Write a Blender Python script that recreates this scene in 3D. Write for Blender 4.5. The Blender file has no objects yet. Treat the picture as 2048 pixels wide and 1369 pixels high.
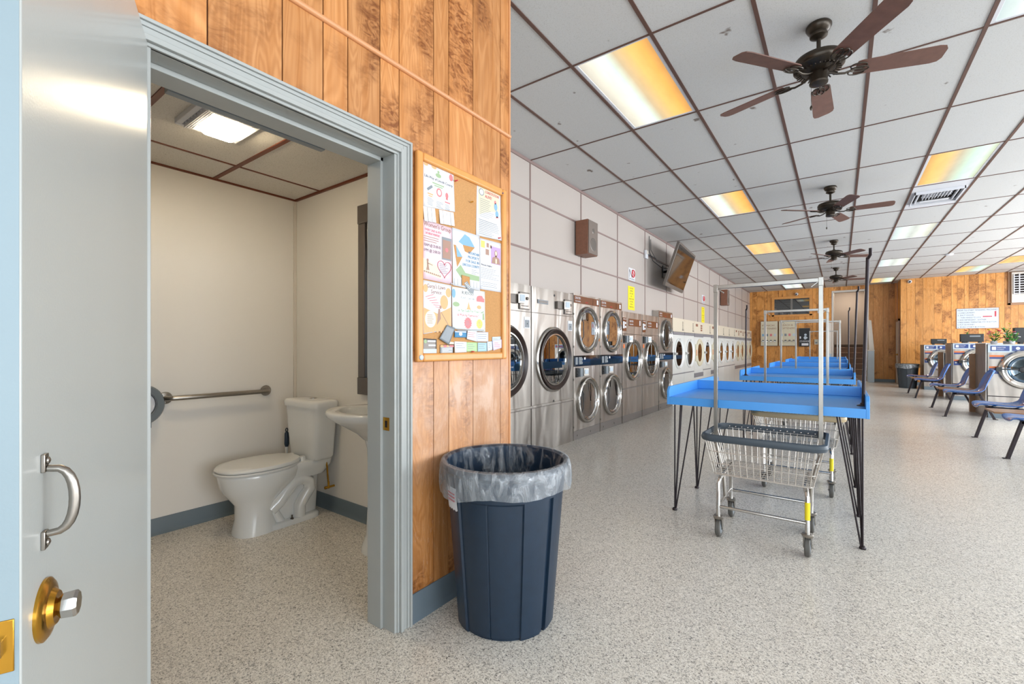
import bpy, bmesh, math, random
from mathutils import Vector, Matrix
random.seed(7)
PI = math.pi
sc = bpy.context.scene
COL = sc.collection

# ------------------------------------------------------------------ camera
cam_d = bpy.data.cameras.new('camera')
cam = bpy.data.objects.new('camera', cam_d)
COL.objects.link(cam)
cam.location = (0, 0, 1.2)
cam.rotation_euler = (PI / 2, 0, 0.63)
cam_d.sensor_width = 36.0
cam_d.lens = 900.0 / 2048.0 * 36.0
cam_d.shift_y = 9.5 / 2048.0
cam_d.clip_start = 0.03
sc.camera = cam

# ------------------------------------------------------------------ world, daylight, exposure
w = bpy.data.worlds.new('world')
sc.world = w
w.use_nodes = True
w.node_tree.nodes['Background'].inputs[0].default_value = (0.75, 0.86, 1.0, 1)
w.node_tree.nodes['Background'].inputs[1].default_value = 0.9
sc.view_settings.view_transform = 'Standard'
sc.view_settings.look = 'None'
sc.view_settings.gamma = 1.0
sc.view_settings.use_curve_mapping = False
sc.view_settings.exposure = 0.23
sc.cycles.use_denoising = True
sc.cycles.max_bounces = 8
sc.cycles.diffuse_bounces = 5
sc.cycles.glossy_bounces = 5
sc.cycles.transparent_max_bounces = 24
sc.cycles.caustics_reflective = False
sc.cycles.caustics_refractive = False
sc.cycles.sample_clamp_indirect = 8.0


def area(name, loc, rot, sx, sy, power, color):
    d = bpy.data.lights.new(name, 'AREA')
    d.shape = 'RECTANGLE'
    d.size, d.size_y, d.energy, d.color = sx, sy, power, color
    o = bpy.data.objects.new(name, d)
    o.location, o.rotation_euler = loc, rot
    COL.objects.link(o)
    return o


# daylight entering by the shop front behind the camera and by the windows of the right wall
area('daylight_front', (2.3, -2.85, 1.7), (PI / 2, 0, 0), 7.0, 2.9, 190, (0.78, 0.91, 1.0))
area('daylight_side', (6.35, 3.9, 1.75), (PI / 2, 0, PI / 2), 13.0, 2.6, 860, (0.88, 0.95, 1.0))
area('daylight_side_far', (6.35, 12.8, 1.75), (PI / 2, 0, PI / 2), 8.4, 2.6, 700, (0.92, 0.96, 1.0))

# ------------------------------------------------------------------ materials


def lin(c):
    if isinstance(c, str):
        c = tuple(int(c[i:i + 2], 16) / 255 for i in (0, 2, 4))
    return tuple((v / 12.92 if v <= 0.04045 else ((v + 0.055) / 1.055) ** 2.4) for v in c) + (1,)


class N:
    """small node-tree writer"""

    def __init__(s, name):
        s.m = bpy.data.materials.new(name)
        s.m.use_nodes = True
        s.t = s.m.node_tree
        s.b = s.t.nodes['Principled BSDF']
        s.out = s.t.nodes['Material Output']

    def n(s, typ, props=None, **inp):
        nd = s.t.nodes.new(typ)
        for k, v in (props or {}).items():
            setattr(nd, k, v)
        for k, v in inp.items():
            s.set(nd, k.replace('_', ' '), v)
        return nd

    def set(s, nd, k, v):
        i = nd.inputs[int(k[1:])] if k[0] == '#' else nd.inputs[k]
        if isinstance(v, bpy.types.NodeSocket):
            s.t.links.new(v, i)
        else:
            i.default_value = v

    def ramp(s, fac, stops, interp='LINEAR'):
        r = s.t.nodes.new('ShaderNodeValToRGB')
        r.color_ramp.interpolation = interp
        e = r.color_ramp.elements
        e[0].position, e[0].color = stops[0][0], lin(stops[0][1])
        e[1].position, e[1].color = stops[-1][0], lin(stops[-1][1])
        for p, c in stops[1:-1]:
            x = e.new(p)
            x.color = lin(c)
        s.t.links.new(fac, r.inputs[0])
        return r.outputs[0]

    def mix(s, fac, a, b, mode='MIX'):
        m = s.n('ShaderNodeMix', {'data_type': 'RGBA', 'blend_type': mode})
        for i, v in ((0, fac), (6, a), (7, b)):
            if isinstance(v, bpy.types.NodeSocket):
                s.t.links.new(v, m.inputs[i])
            else:
                m.inputs[i].default_value = v
        return m.outputs[2]

    def math(s, op, a, b=0.0, clamp=False):
        m = s.n('ShaderNodeMath', {'operation': op, 'use_clamp': clamp})
        for i, v in ((0, a), (1, b)):
            if isinstance(v, bpy.types.NodeSocket):
                s.t.links.new(v, m.inputs[i])
            else:
                m.inputs[i].default_value = v
        return m.outputs[0]

    def coords(s, scale=(1, 1, 1), kind='Object', loc=(0, 0, 0)):
        tc = s.t.nodes.new('ShaderNodeTexCoord')
        mp = s.n('ShaderNodeMapping')
        mp.inputs['Scale'].default_value = scale
        mp.inputs['Location'].default_value = loc
        s.t.links.new(tc.outputs[kind], mp.inputs['Vector'])
        return mp.outputs[0]

    def noise(s, vec, scale, detail=4, rough=0.5, dist=0.0):
        n = s.n('ShaderNodeTexNoise')
        s.t.links.new(vec, n.inputs['Vector'])
        n.inputs['Scale'].default_value = scale
        n.inputs['Detail'].default_value = detail
        n.inputs['Roughness'].default_value = rough
        n.inputs['Distortion'].default_value = dist
        return n.outputs[0]

    def bump(s, h, strength=0.2, dist=0.002):
        b = s.n('ShaderNodeBump')
        b.inputs['Strength'].default_value = strength
        b.inputs['Distance'].default_value = dist
        s.t.links.new(h, b.inputs['Height'])
        s.t.links.new(b.outputs[0], s.b.inputs['Normal'])


def P(name, color, rough=0.5, metal=0.0, var=0.06, scale=6.0, coat=0.0, bump=0.0, bscale=300.0):
    """painted / plastic / metal surface with a little procedural variation"""
    k = N(name)
    v = k.coords()
    nz = k.noise(v, scale, 5)
    c = lin(color)
    d = tuple(max(0, x * (1 - var)) for x in c[:3]) + (1,)
    l = tuple(min(1, x * (1 + var)) for x in c[:3]) + (1,)
    k.set(k.b, 'Base Color', k.mix(nz, d, l))
    k.b.inputs['Roughness'].default_value = rough
    k.b.inputs['Metallic'].default_value = metal
    k.b.inputs['Coat Weight'].default_value = coat
    if bump:
        k.bump(k.noise(v, bscale, 2), bump)
    return k.m


def emit(name, color, strength):
    k = N(name)
    e = k.n('ShaderNodeEmission')
    e.inputs[0].default_value = lin(color)
    e.inputs[1].default_value = strength
    k.t.links.new(e.outputs[0], k.out.inputs[0])
    return k.m


def glassy(name, tint, base_mix=0.12, rough=0.0, gloss=(1, 1, 1, 1)):
    k = N(name)
    tr = k.n('ShaderNodeBsdfTransparent')
    tr.inputs[0].default_value = lin(tint)
    gl = k.n('ShaderNodeBsdfGlossy')
    gl.inputs['Roughness'].default_value = rough
    gl.inputs[0].default_value = gloss
    fr = k.n('ShaderNodeFresnel')
    fr.inputs[0].default_value = 1.5
    f = k.math('ADD', fr.outputs[0], base_mix, True)
    mx = k.n('ShaderNodeMixShader')
    k.t.links.new(f, mx.inputs[0])
    k.t.links.new(tr.outputs[0], mx.inputs[1])
    k.t.links.new(gl.outputs[0], mx.inputs[2])
    k.t.links.new(mx.outputs[0], k.out.inputs[0])
    return k.m


def wood_panel(name, light, mid, dark, knot, worn=False, axis='y'):
    k = N(name)
    at = k.n('ShaderNodeAttribute', {'attribute_name': 'plank'})
    pl = at.outputs['Fac']
    tc = k.t.nodes.new('ShaderNodeTexCoord')
    off = k.n('ShaderNodeCombineXYZ')
    k.t.links.new(k.math('MULTIPLY', pl, 31.0), off.inputs[2])
    k.t.links.new(k.math('MULTIPLY', pl, 17.0), off.inputs[0])
    add = k.n('ShaderNodeVectorMath', {'operation': 'ADD'})
    k.t.links.new(tc.outputs['Object'], add.inputs[0])
    k.t.links.new(off.outputs[0], add.inputs[1])

    def sc_(v):
        m = k.n('ShaderNodeMapping')
        m.inputs['Scale'].default_value = v
        k.t.links.new(add.outputs[0], m.inputs['Vector'])
        return m.outputs[0]
    grain = k.noise(sc_((30, 30, 1.3)), 1.0, 5, 0.55, 0.9)
    swirl = k.noise(sc_((7.5, 7.5, 1.15)), 1.0, 2, 0.45, 1.6)
    base = k.ramp(grain, ((0.30, mid), (0.62, light)))
    rings = k.math('SINE', k.math('MULTIPLY', swirl, 62.0))
    rings = k.math('MULTIPLY', k.math('ADD', rings, 1.0), 0.20)
    c = k.mix(rings, base, lin(dark))
    # burl patches: some planks have many, others none
    patch = k.noise(sc_((3.4, 3.4, 3.1)), 1.0, 2, 0.5, 0.4)
    amt = k.math('MULTIPLY', pl, 0.24)
    patch = k.math('MULTIPLY', k.math('SUBTRACT', k.math('ADD', patch, amt), 0.63), 7.0, True)
    curl = k.noise(sc_((13, 13, 24)), 1.0, 4, 0.6, 2.2)
    curl = k.math('MULTIPLY', k.math('SUBTRACT', curl, 0.40), 4.5, True)
    pc = k.math('MULTIPLY', patch, k.math('ADD', k.math('MULTIPLY', curl, 0.70), 0.25), True)
    c = k.mix(pc, c, lin(knot))
    tone = k.math('ADD', k.math('MULTIPLY', k.math('FRACT', k.math('MULTIPLY', pl, 7.31)), 0.28), 0.84)
    tn = k.n('ShaderNodeCombineColor')
    for i in range(3):
        k.t.links.new(tone, tn.inputs[i])
    c = k.mix(1.0, c, tn.outputs[0], 'MULTIPLY')
    if worn:
        sep = k.n('ShaderNodeSeparateXYZ')
        k.t.links.new(tc.outputs['Object'], sep.inputs[0])
        z = sep.outputs[2]
        lo = k.math('MULTIPLY', k.math('SUBTRACT', 1.18, z), 6.0, True)
        hi = k.math('MULTIPLY', k.math('SUBTRACT', z, 0.55), 3.0, True)
        sw = k.noise(k.coords((6, 6, 3.0)), 1.0, 5, 0.65, 0.6)
        sw = k.math('MULTIPLY', k.math('SUBTRACT', sw, 0.44), 6.0, True)
        scr = k.noise(k.coords((60, 60, 14)), 1.0, 6, 0.75, 2.0)
        scr = k.math('MULTIPLY', k.math('SUBTRACT', scr, 0.56), 9.0, True)
        m1 = k.math('MULTIPLY', k.math('MULTIPLY', lo, hi), k.math('ADD', k.math('MULTIPLY', sw, 0.6), 0.35))
        m2 = k.math('MULTIPLY', k.math('MULTIPLY', lo, scr), 0.45)
        c = k.mix(k.math('ADD', m1, m2, True), c, lin('cdab94'))
    k.set(k.b, 'Base Color', c)
    k.b.inputs['Roughness'].default_value = 0.42
    k.bump(grain, 0.08)
    return k.m


def floor_mat():
    k = N('speckled_floor')
    v = k.coords()
    vo = k.n('ShaderNodeTexVoronoi')
    vo.inputs['Scale'].default_value = 260.0
    k.t.links.new(v, vo.inputs['Vector'])
    sp = k.n('ShaderNodeSeparateColor')
    k.t.links.new(vo.outputs['Color'], sp.inputs[0])
    fleck = k.ramp(sp.outputs[0], ((0.0, '65625e'), (0.10, '9d9891'), (0.22, 'cbc4ba'), (0.5, 'e2dcd2'), (0.86, 'f3eee6')), 'CONSTANT')
    vo2 = k.n('ShaderNodeTexVoronoi')
    vo2.inputs['Scale'].default_value = 120.0
    k.t.links.new(v, vo2.inputs['Vector'])
    sp2 = k.n('ShaderNodeSeparateColor')
    k.t.links.new(vo2.outputs['Color'], sp2.inputs[0])
    f2 = k.ramp(sp2.outputs[0], ((0.0, '7d7974'), (0.12, 'd2cbc0'), (0.9, 'eee8de')), 'CONSTANT')
    c = k.mix(0.35, fleck, f2)
    big = k.noise(v, 0.8, 4)
    c = k.mix(k.math('MULTIPLY', k.math('SUBTRACT', big, 0.5), 0.5, True), c, lin('b59f86'))
    k.set(k.b, 'Base Color', c)
    r = k.math('ADD', k.math('MULTIPLY', k.noise(v, 2.5, 3), 0.08), 0.20)
    k.set(k.b, 'Roughness', r)
    k.b.inputs['Specular IOR Level'].default_value = 0.55
    k.bump(k.noise(v, 9.0, 2, 0.5), 0.22, 0.004)
    return k.m


def tile_mat(name, color, spot):
    k = N(name)
    v = k.coords()
    fine = k.noise(v, 170.0, 3, 0.7)
    c = k.ramp(fine, ((0.30, spot), (0.44, color), (0.8, color)))
    worm = k.noise(k.coords((60, 60, 60)), 1.0, 2, 0.5, 2.0)
    c = k.mix(k.math('MULTIPLY', k.math('SUBTRACT', worm, 0.66), 3.0, True), c, lin(spot))
    st = k.noise(v, 5.5, 3, 0.6)
    st = k.math('MULTIPLY', k.math('SUBTRACT', st, 0.705), 20.0, True)
    c = k.mix(k.math('MULTIPLY', st, 0.85), c, lin('5d4a3c'))
    at = k.n('ShaderNodeAttribute', {'attribute_name': 'plank'})
    c = k.mix(k.math('MULTIPLY', at.outputs['Fac'], 0.12), c, lin('a9a49c'))
    k.set(k.b, 'Base Color', c)
    k.b.inputs['Roughness'].default_value = 0.9
    k.bump(fine, 0.3, 0.002)
    return k.m


def steel(name, color='9c9690', rough=0.32, aniso=True, stretch=(2.2, 2.2, 0.8), amt=0.14):
    k = N(name)
    nz = k.noise(k.coords(stretch), 1.0, 4, 0.6)
    k.set(k.b, 'Base Color', k.ramp(nz, ((0.3, color), (0.8, 'b8b3ac'))))
    k.b.inputs['Metallic'].default_value = 1.0
    k.set(k.b, 'Roughness', k.math('ADD', k.math('MULTIPLY', nz, amt), rough - 0.06))
    wv = k.noise(k.coords((2.6, 2.6, 0.9)), 1.0, 2, 0.5, 0.6)
    k.bump(wv, 0.45, 0.06)
    return k.m


def lamp_mat(name, stops, strength):
    """prismatic diffuser over two tubes of unlike colour"""
    k = N(name)
    tc = k.t.nodes.new('ShaderNodeTexCoord')
    sep = k.n('ShaderNodeSeparateXYZ')
    k.t.links.new(tc.outputs['Generated'], sep.inputs[0])
    col = k.ramp(sep.outputs[0], stops)
    nz = k.noise(k.coords((8, 3, 8)), 1.0, 4, 0.6)
    e = k.n('ShaderNodeEmission')
    k.t.links.new(col, e.inputs[0])
    k.t.links.new(k.math('MULTIPLY', k.math('ADD', k.math('MULTIPLY', nz, 0.3), 0.85), strength), e.inputs[1])
    k.t.links.new(e.outputs[0], k.out.inputs[0])
    return k.m


LS = 1.02
M = {
    'wood_near': wood_panel('wood_panelling_front', 'cb905a', 'ba7a40', '9d5e25', '713a0a', worn=True),
    'wood_far': wood_panel('wood_panelling_back', 'e3a45c', 'd58f40', 'b37026', '82480f'),
    'groove': P('panel_groove', '4a2a18', 0.8),
    'moulding': P('wood_moulding', 'c98f62', 0.4),
    'oak': P('oak_frame', 'd1924f', 0.35, var=0.15, scale=20),
    'cork': P('cork', 'b98a58', 0.95, var=0.35, scale=260, bump=0.5, bscale=300),
    'floor': floor_mat(),
    'tile': tile_mat('ceiling_tile', 'c8c8c7', 'a9a7a3'),
    'tile_bath': tile_mat('bath_ceiling_tile', 'dad5cd', 'a39a8d'),
    'grid': P('brown_ceiling_grid', '5d4238', 0.5),
    'grid_red': P('red_brown_ceiling_grid', '6b3218', 0.45),
    'white_wall': P('white_wall_panel', 'b6aca5', 0.38, var=0.03, scale=1.5),
    'batten': P('brown_batten', '8a7570', 0.5),
    'bath_wall': P('bathroom_wall', 'e4e0da', 0.45, var=0.02, scale=2),
    'corner_strip': P('corner_strip', 'd9d2c8', 0.4),
    'paint': P('grey_door_paint', 'b4b8b6', 0.30, var=0.04, scale=3, coat=0.15, bump=0.10, bscale=260),
    'trim': P('grey_trim_paint', 'a3a6a4', 0.33, var=0.05, scale=10, bump=0.06, bscale=120),
    'base': P('blue_grey_cove_base', '64717a', 0.4),
    'chrome': P('chrome', 'bdbab6', 0.13, 1.0, var=0.02),
    'chrome_dull': P('dull_chrome', '9d9891', 0.30, 1.0, var=0.12, scale=30),
    'brass': P('brass', 'c8963a', 0.22, 1.0, var=0.2, scale=40),
    'steel': steel('stainless_steel'),
    'steel_plain': steel('satin_steel', 'b5ada6', 0.34, amt=0.1),
    'steel_wash': steel('washer_steel', '8f8780', 0.46, amt=0.1),
    'steel_kick': P('grey_kick_plate', '807a76', 0.45, 0.6),
    'drum': P('drum_metal', '8d8f90', 0.35, 1.0, var=0.3, scale=60),
    'black': P('black_plastic', '16181a', 0.35),
    'blackgloss': P('black_gloss', '0c0f14', 0.07, coat=0.5),
    'darkrim': P('dark_rubber_rim', '2a1c18', 0.35),
    'brownlabel': P('brown_label', '6b3d22', 0.25),
    'glass': glassy('door_glass', '8fa0a4', 0.22),
    'glass_wash': glassy('washer_glass', '8a989c', 0.03, 0.03, (0.3, 0.36, 0.42, 1)),
    'glass_brown': glassy('tinted_door_glass', 'a8958a', 0.34, 0.02, (0.85, 0.8, 0.76, 1)),
    'glass_win': glassy('window_glass', '9aa4a8', 0.14),
    'mirror': P('mirror', 'e8ecec', 0.02, 1.0, var=0.0),
    'enamel': P('white_enamel', 'd6d6d2', 0.30, var=0.02),
    'enamel_low': P('cream_enamel', 'd8cdb9', 0.32, var=0.02),
    'cream': P('cream_plastic', 'cfc6ae', 0.35, var=0.03),
    'strip': P('grey_strip', '8f8f96', 0.35, 0.3),
    'white': P('white_card', 'd6d7dc', 0.6, var=0.02),
    'greycard': P('grey_plastic', '7e858b', 0.4),
    'porcelain': P('porcelain', 'dedfdd', 0.12, var=0.01, coat=0.4),
    'seatwhite': P('white_seat_plastic', 'dcdcd9', 0.25, var=0.01),
    'blue': P('blue_table_paint', '4a98e2', 0.34, var=0.05, scale=8),
    'darkiron': P('dark_iron', '2d2629', 0.4, 0.6),
    'wire': P('zinc_wire', 'c9c3bb', 0.35, 0.6, var=0.1, scale=40),
    'bumper': P('dark_grey_vinyl', '3d4750', 0.45),
    'bumper_tan': P('tan_vinyl', 'b3a07e', 0.5),
    'tyre': P('grey_rubber', '55534f', 0.6),
    'yellow': P('yellow_label', 'e5d21e', 0.5),
    'yellowpaper': P('yellow_paper', 'ecd90c', 0.55, var=0.03),
    'can': P('navy_bin_plastic', '182a3c', 0.36, var=0.2, scale=25, bump=0.1, bscale=90),
    'can_grey': P('charcoal_bin_plastic', '3a4046', 0.45, var=0.15, scale=25),
    'blade': P('walnut_blade', '6a4b41', 0.5, var=0.3, scale=18),
    'bronze': P('oiled_bronze', '3b332a', 0.32, 0.6, var=0.3, scale=20),
    'speakerwood': P('speaker_walnut', '7f5440', 0.45, var=0.25, scale=26),
    'grille': P('speaker_grille', '766a62', 0.9, var=0.3, scale=300),
    'seatblue': P('blue_shell_plastic', '2f65b0', 0.16, coat=0.5),
    'laminate': P('wood_laminate', '9c7350', 0.3, var=0.15, scale=20),
    'carpet': P('brown_stair_carpet', '8d7464', 0.95, var=0.25, scale=160),
    'taupe': P('taupe_wall', '9d9187', 0.7, var=0.02),
    'darkbase': P('dark_baseboard', '453527', 0.5),
    'offwhite': P('off_white_paint', 'd8d0c6', 0.5),
    'pale': P('pale_blue_paint', 'b9c6d1', 0.5),
    'red': P('red_print', 'c8323a', 0.5),
    'orange': P('orange_print', 'd8743a', 0.5),
    'green': P('green_leaf', '4f8a3c', 0.5),
    'bluelabel': P('blue_control_label', '26407e', 0.3),
        'print_blue': P('print_blue', '7ba6c8', 0.6), 'print_green': P('print_green', '94ab84', 0.6), 'print_orange': P('print_orange', 'd9a777', 0.6),
    'print_red': P('print_red', 'd1797c', 0.6), 'print_yellow': P('print_yellow', 'e0cf6a', 0.6), 'print_brown': P('print_brown', 'a07f70', 0.6),
    'ink': P('dark_ink', '43414a', 0.7),
    'inkblue': P('blue_ink', '3f7fa8', 0.6),
    'inkred': P('red_ink', 'c2424e', 0.6),
    'inkbrown': P('brown_ink', '8a5a44', 0.6),
    'screen': P('television_screen', '10100f', 0.05, coat=0.3),
    'tvgrey': P('television_bezel', '6d6660', 0.35, 0.3),
    'pinkred': P('pink_petals', 'd0566a', 0.6),
    'lamp_cw': lamp_mat('diffuser_cool_warm', ((0.0, 'd9d2c2'), (0.22, 'fffbe8'), (0.38, 'e9fff2'), (0.52, 'e0c8a0'), (0.72, 'ffcf7e'), (0.88, 'ffc068'), (1.0, 'd9a060')), LS),
    'lamp_wc': lamp_mat('diffuser_warm_cool', ((0.0, 'e0b070'), (0.15, 'ffcf80'), (0.32, 'ffd590'), (0.5, 'd9cdb0'), (0.72, 'd8f6e2'), (0.88, 'eafff0'), (1.0, 'd0d8b8')), LS),
    'lamp_w': lamp_mat('diffuser_warm', ((0.0, 'eebd7c'), (0.25, 'ffd48c'), (0.5, 'f3c589'), (0.75, 'ffd894'), (1.0, 'eebd7c')), LS),
    'lamp_c': lamp_mat('diffuser_cool', ((0.0, 'cfdedd'), (0.25, 'f4fff8'), (0.5, 'd7dcd4'), (0.75, 'fbfff4'), (1.0, 'd5d6c4')), LS),
    'lamp_bath': emit('bath_lamp_lens', 'ffe9c4', 58.0),
    'hole': P('dark_opening', '1a0f0c', 0.9),
}


def liner_mat(nm, a_, b_):
    k = N(nm)
    v = k.coords((1, 1, 1))
    nz = k.noise(k.coords((14, 14, 5)), 1.0, 6, 0.65, 1.8)
    tr = k.n('ShaderNodeBsdfTransparent')
    tr.inputs[0].default_value = (0.93, 0.96, 1, 1)
    df = k.n('ShaderNodeBsdfDiffuse')
    df.inputs[0].default_value = lin('d3dbe2')
    tl = k.n('ShaderNodeBsdfTranslucent')
    tl.inputs[0].default_value = lin('cfd8df')
    gl = k.n('ShaderNodeBsdfGlossy')
    gl.inputs['Roughness'].default_value = 0.16
    bp = k.n('ShaderNodeBump')
    bp.inputs['Strength'].default_value = 0.9
    bp.inputs['Distance'].default_value = 0.02
    k.t.links.new(nz, bp.inputs['Height'])
    for s_ in (df, tl, gl):
        k.t.links.new(bp.outputs[0], s_.inputs['Normal'])
    a = k.n('ShaderNodeMixShader')
    a.inputs[0].default_value = 0.35
    k.t.links.new(df.outputs[0], a.inputs[1])
    k.t.links.new(tl.outputs[0], a.inputs[2])
    b = k.n('ShaderNodeMixShader')
    b.inputs[0].default_value = 0.3
    k.t.links.new(a.outputs[0], b.inputs[1])
    k.t.links.new(gl.outputs[0], b.inputs[2])
    c = k.n('ShaderNodeMixShader')
    k.t.links.new(k.math('MULTIPLY', k.math('SUBTRACT', nz, a_), b_, True), c.inputs[0])
    k.t.links.new(tr.outputs[0], c.inputs[1])
    k.t.links.new(b.outputs[0], c.inputs[2])
    k.t.links.new(c.outputs[0], k.out.inputs[0])
    return k.m


M['liner'] = liner_mat('clear_bin_liner', 0.46, 1.9)
M['liner_hem'] = liner_mat('folded_bin_liner', 0.16, 1.15)

# ------------------------------------------------------------------ geometry helpers


class G:
    def __init__(s):
        s.bm = bmesh.new()
        s.mi = 0
        s.pl = s.bm.faces.layers.float.new('plank')
        s.pv = 0.0

    def f(s, vs, smooth=False):
        try:
            fc = s.bm.faces.new(vs)
        except ValueError:
            return None
        fc.material_index = s.mi
        fc[s.pl] = s.pv
        fc.smooth = smooth
        return fc

    def v(s, *p):
        return s.bm.verts.new(p if len(p) == 3 else p[0])

    def box(s, x0, x1, y0, y1, z0, z1, mi=None):
        if mi is not None:
            s.mi = mi
        x0, x1 = min(x0, x1), max(x0, x1)
        y0, y1 = min(y0, y1), max(y0, y1)
        z0, z1 = min(z0, z1), max(z0, z1)
        a = [s.v(x, y, z) for z in (z0, z1) for y in (y0, y1) for x in (x0, x1)]
        for q in ((0, 2, 3, 1), (4, 5, 7, 6), (0, 1, 5, 4), (2, 6, 7, 3), (0, 4, 6, 2), (1, 3, 7, 5)):
            s.f([a[i] for i in q])
        return s

    def openbox(s, x0, x1, y0, y1, z0, z1):
        """box without its front (y0) face"""
        a = [s.v(x, y, z) for z in (z0, z1) for y in (y0, y1) for x in (x0, x1)]
        for q in ((0, 2, 3, 1), (4, 5, 7, 6), (2, 6, 7, 3), (0, 4, 6, 2), (1, 3, 7, 5)):
            s.f([a[i] for i in q])
        return s

    def obox(s, c, size, rot, mi=None):
        """box of SIZE about C turned by the matrix ROT"""
        if mi is not None:
            s.mi = mi
        a = []
        for z in (-1, 1):
            for y in (-1, 1):
                for x in (-1, 1):
                    a.append(s.v(Vector(c) + rot @ Vector((x * size[0] / 2, y * size[1] / 2, z * size[2] / 2))))
        for q in ((0, 2, 3, 1), (4, 5, 7, 6), (0, 1, 5, 4), (2, 6, 7, 3), (0, 4, 6, 2), (1, 3, 7, 5)):
            s.f([a[i] for i in q])
        return s

    def rings(s, rs, cap0=True, cap1=True, smooth=True, closed=False):
        vs = [[s.v(p) for p in r] for r in rs]
        n = len(vs[0])
        m = len(vs)
        for i in range(m if closed else m - 1):
            a, b = vs[i], vs[(i + 1) % m]
            for j in range(n):
                s.f([a[j], a[(j + 1) % n], b[(j + 1) % n], b[j]], smooth)
        if not closed:
            if cap0:
                s.f(list(reversed(vs[0])))
            if cap1:
                s.f(vs[-1])
        return s

    def tube(s, pts, r, n=8, closed=False):
        pts = [Vector(p) for p in pts]
        m = len(pts)
        rr = r if isinstance(r, (list, tuple)) else [r] * m
        t0 = (pts[1] - pts[0]).normalized()
        up = Vector((0, 0, 1)) if abs(t0.z) < 0.9 else Vector((1, 0, 0))
        nrm = t0.cross(up).normalized()
        out = []
        prev = t0
        for i in range(m):
            if closed:
                t = (pts[(i + 1) % m] - pts[i - 1]).normalized()
            elif i == 0:
                t = t0
            elif i == m - 1:
                t = (pts[-1] - pts[-2]).normalized()
            else:
                t = ((pts[i + 1] - pts[i]).normalized() + (pts[i] - pts[i - 1]).normalized()).normalized()
            ax = prev.cross(t)
            if ax.length > 1e-6:
                nrm = Matrix.Rotation(prev.angle(t), 3, ax.normalized()) @ nrm
            prev = t
            bn = t.cross(nrm).normalized()
            out.append([pts[i] + (nrm * math.cos(2 * PI * j / n) + bn * math.sin(2 * PI * j / n)) * rr[i] for j in range(n)])
        return s.rings(out, closed=closed)

    def cyl(s, p0, p1, r0, r1=None, n=20):
        r1 = r0 if r1 is None else r1
        return s.tube([p0, p1], [r0, r1], n)

    def lathe(s, prof, c=(0, 0, 0), n=32, axis='z', cap=(True, True)):
        """PROF: (radius, height) pairs; axis y turns height toward -y"""
        out = []
        for r, h in prof:
            ring = []
            for j in range(n):
                a = 2 * PI * j / n
                if axis == 'z':
                    ring.append((c[0] + r * math.cos(a), c[1] + r * math.sin(a), c[2] + h))
                elif axis == 'y':
                    ring.append((c[0] + r * math.cos(a), c[1] - h, c[2] + r * math.sin(a)))
                else:
                    ring.append((c[0] + h, c[1] + r * math.cos(a), c[2] + r * math.sin(a)))
            out.append(ring)
        return s.rings(out, *cap)

    def loft(s, rows, n=40, e=2.0, cap=(True, True)):
        """rows of (cx, cy, z, rx, ry[, exponent])"""
        out = []
        for row in rows:
            cx, cy, z, rx, ry = row[:5]
            ex = row[5] if len(row) > 5 else e
            ring = []
            for j in range(n):
                a = 2 * PI * j / n
                ca, sa = math.cos(a), math.sin(a)
                ring.append((cx + rx * math.copysign(abs(ca) ** (2 / ex), ca), cy + ry * math.copysign(abs(sa) ** (2 / ex), sa), z))
            out.append(ring)
        return s.rings(out, *cap)

    def hole_plate(s, x0, x1, z0, z1, cx, cz, r, y=0.0, n=48):
        inner, outer = [], []
        for j in range(n):
            a = 2 * PI * (j + 0.5) / n
            ca, sa = math.cos(a), math.sin(a)
            t = min((x1 - cx) / ca if ca > 1e-9 else (x0 - cx) / ca if ca < -1e-9 else 1e9,
                    (z1 - cz) / sa if sa > 1e-9 else (z0 - cz) / sa if sa < -1e-9 else 1e9)
            inner.append(s.v(cx + r * ca, y, cz + r * sa))
            outer.append(s.v(cx + t * ca, y, cz + t * sa))
        for j in range(n):
            s.f([inner[j], inner[(j + 1) % n], outer[(j + 1) % n], outer[j]])
        # corners
        for X, Z in ((x0, z0), (x1, z0), (x0, z1), (x1, z1)):
            best = None
            for j in range(n):
                p, q = outer[j].co, outer[(j + 1) % n].co
                onx = (abs(p.x - X) < 1e-6 and abs(q.z - Z) < 1e-6) or (abs(q.x - X) < 1e-6 and abs(p.z - Z) < 1e-6)
                if onx:
                    best = j
            if best is not None:
                s.f([outer[best], outer[(best + 1) % n], s.v(X, y, Z)])
        return s

    def obj(s, name, mats, parent=None, bevel=0.0, seg=2, angle=38, loc=None, sharp=True, doubles=False):
        bm = s.bm
        if doubles:
            bmesh.ops.remove_doubles(bm, verts=bm.verts, dist=1e-5)
        bmesh.ops.recalc_face_normals(bm, faces=bm.faces)
        me = bpy.data.meshes.new(name)
        bm.to_mesh(me)
        bm.free()
        if sharp:
            me.set_sharp_from_angle(angle=math.radians(angle))
        for m in (mats if isinstance(mats, (list, tuple)) else [mats]):
            me.materials.append(M[m] if isinstance(m, str) else m)
        o = bpy.data.objects.new(name, me)
        COL.objects.link(o)
        if parent is not None:
            o.parent = parent
        if loc:
            o.location = loc
        if bevel:
            b = o.modifiers.new('bevel', 'BEVEL')
            b.width, b.segments, b.limit_method, b.angle_limit = bevel, seg, 'ANGLE', math.radians(40)
        return o


def tag(o, label=None, cat=None, group=None, kind=None):
    for k_, v_ in (('label', label), ('category', cat), ('group', group), ('kind', kind)):
        if v_:
            o[k_] = v_
    return o


def thing(name, label, cat, loc=(0, 0, 0), rz=0.0, group=None):
    o = bpy.data.objects.new(name, None)
    o.empty_display_size = 0.1
    COL.objects.link(o)
    o.location = loc
    o.rotation_euler = (0, 0, rz)
    return tag(o, label, cat, group)


def struct(o):
    o['kind'] = 'structure'
    return o


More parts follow.
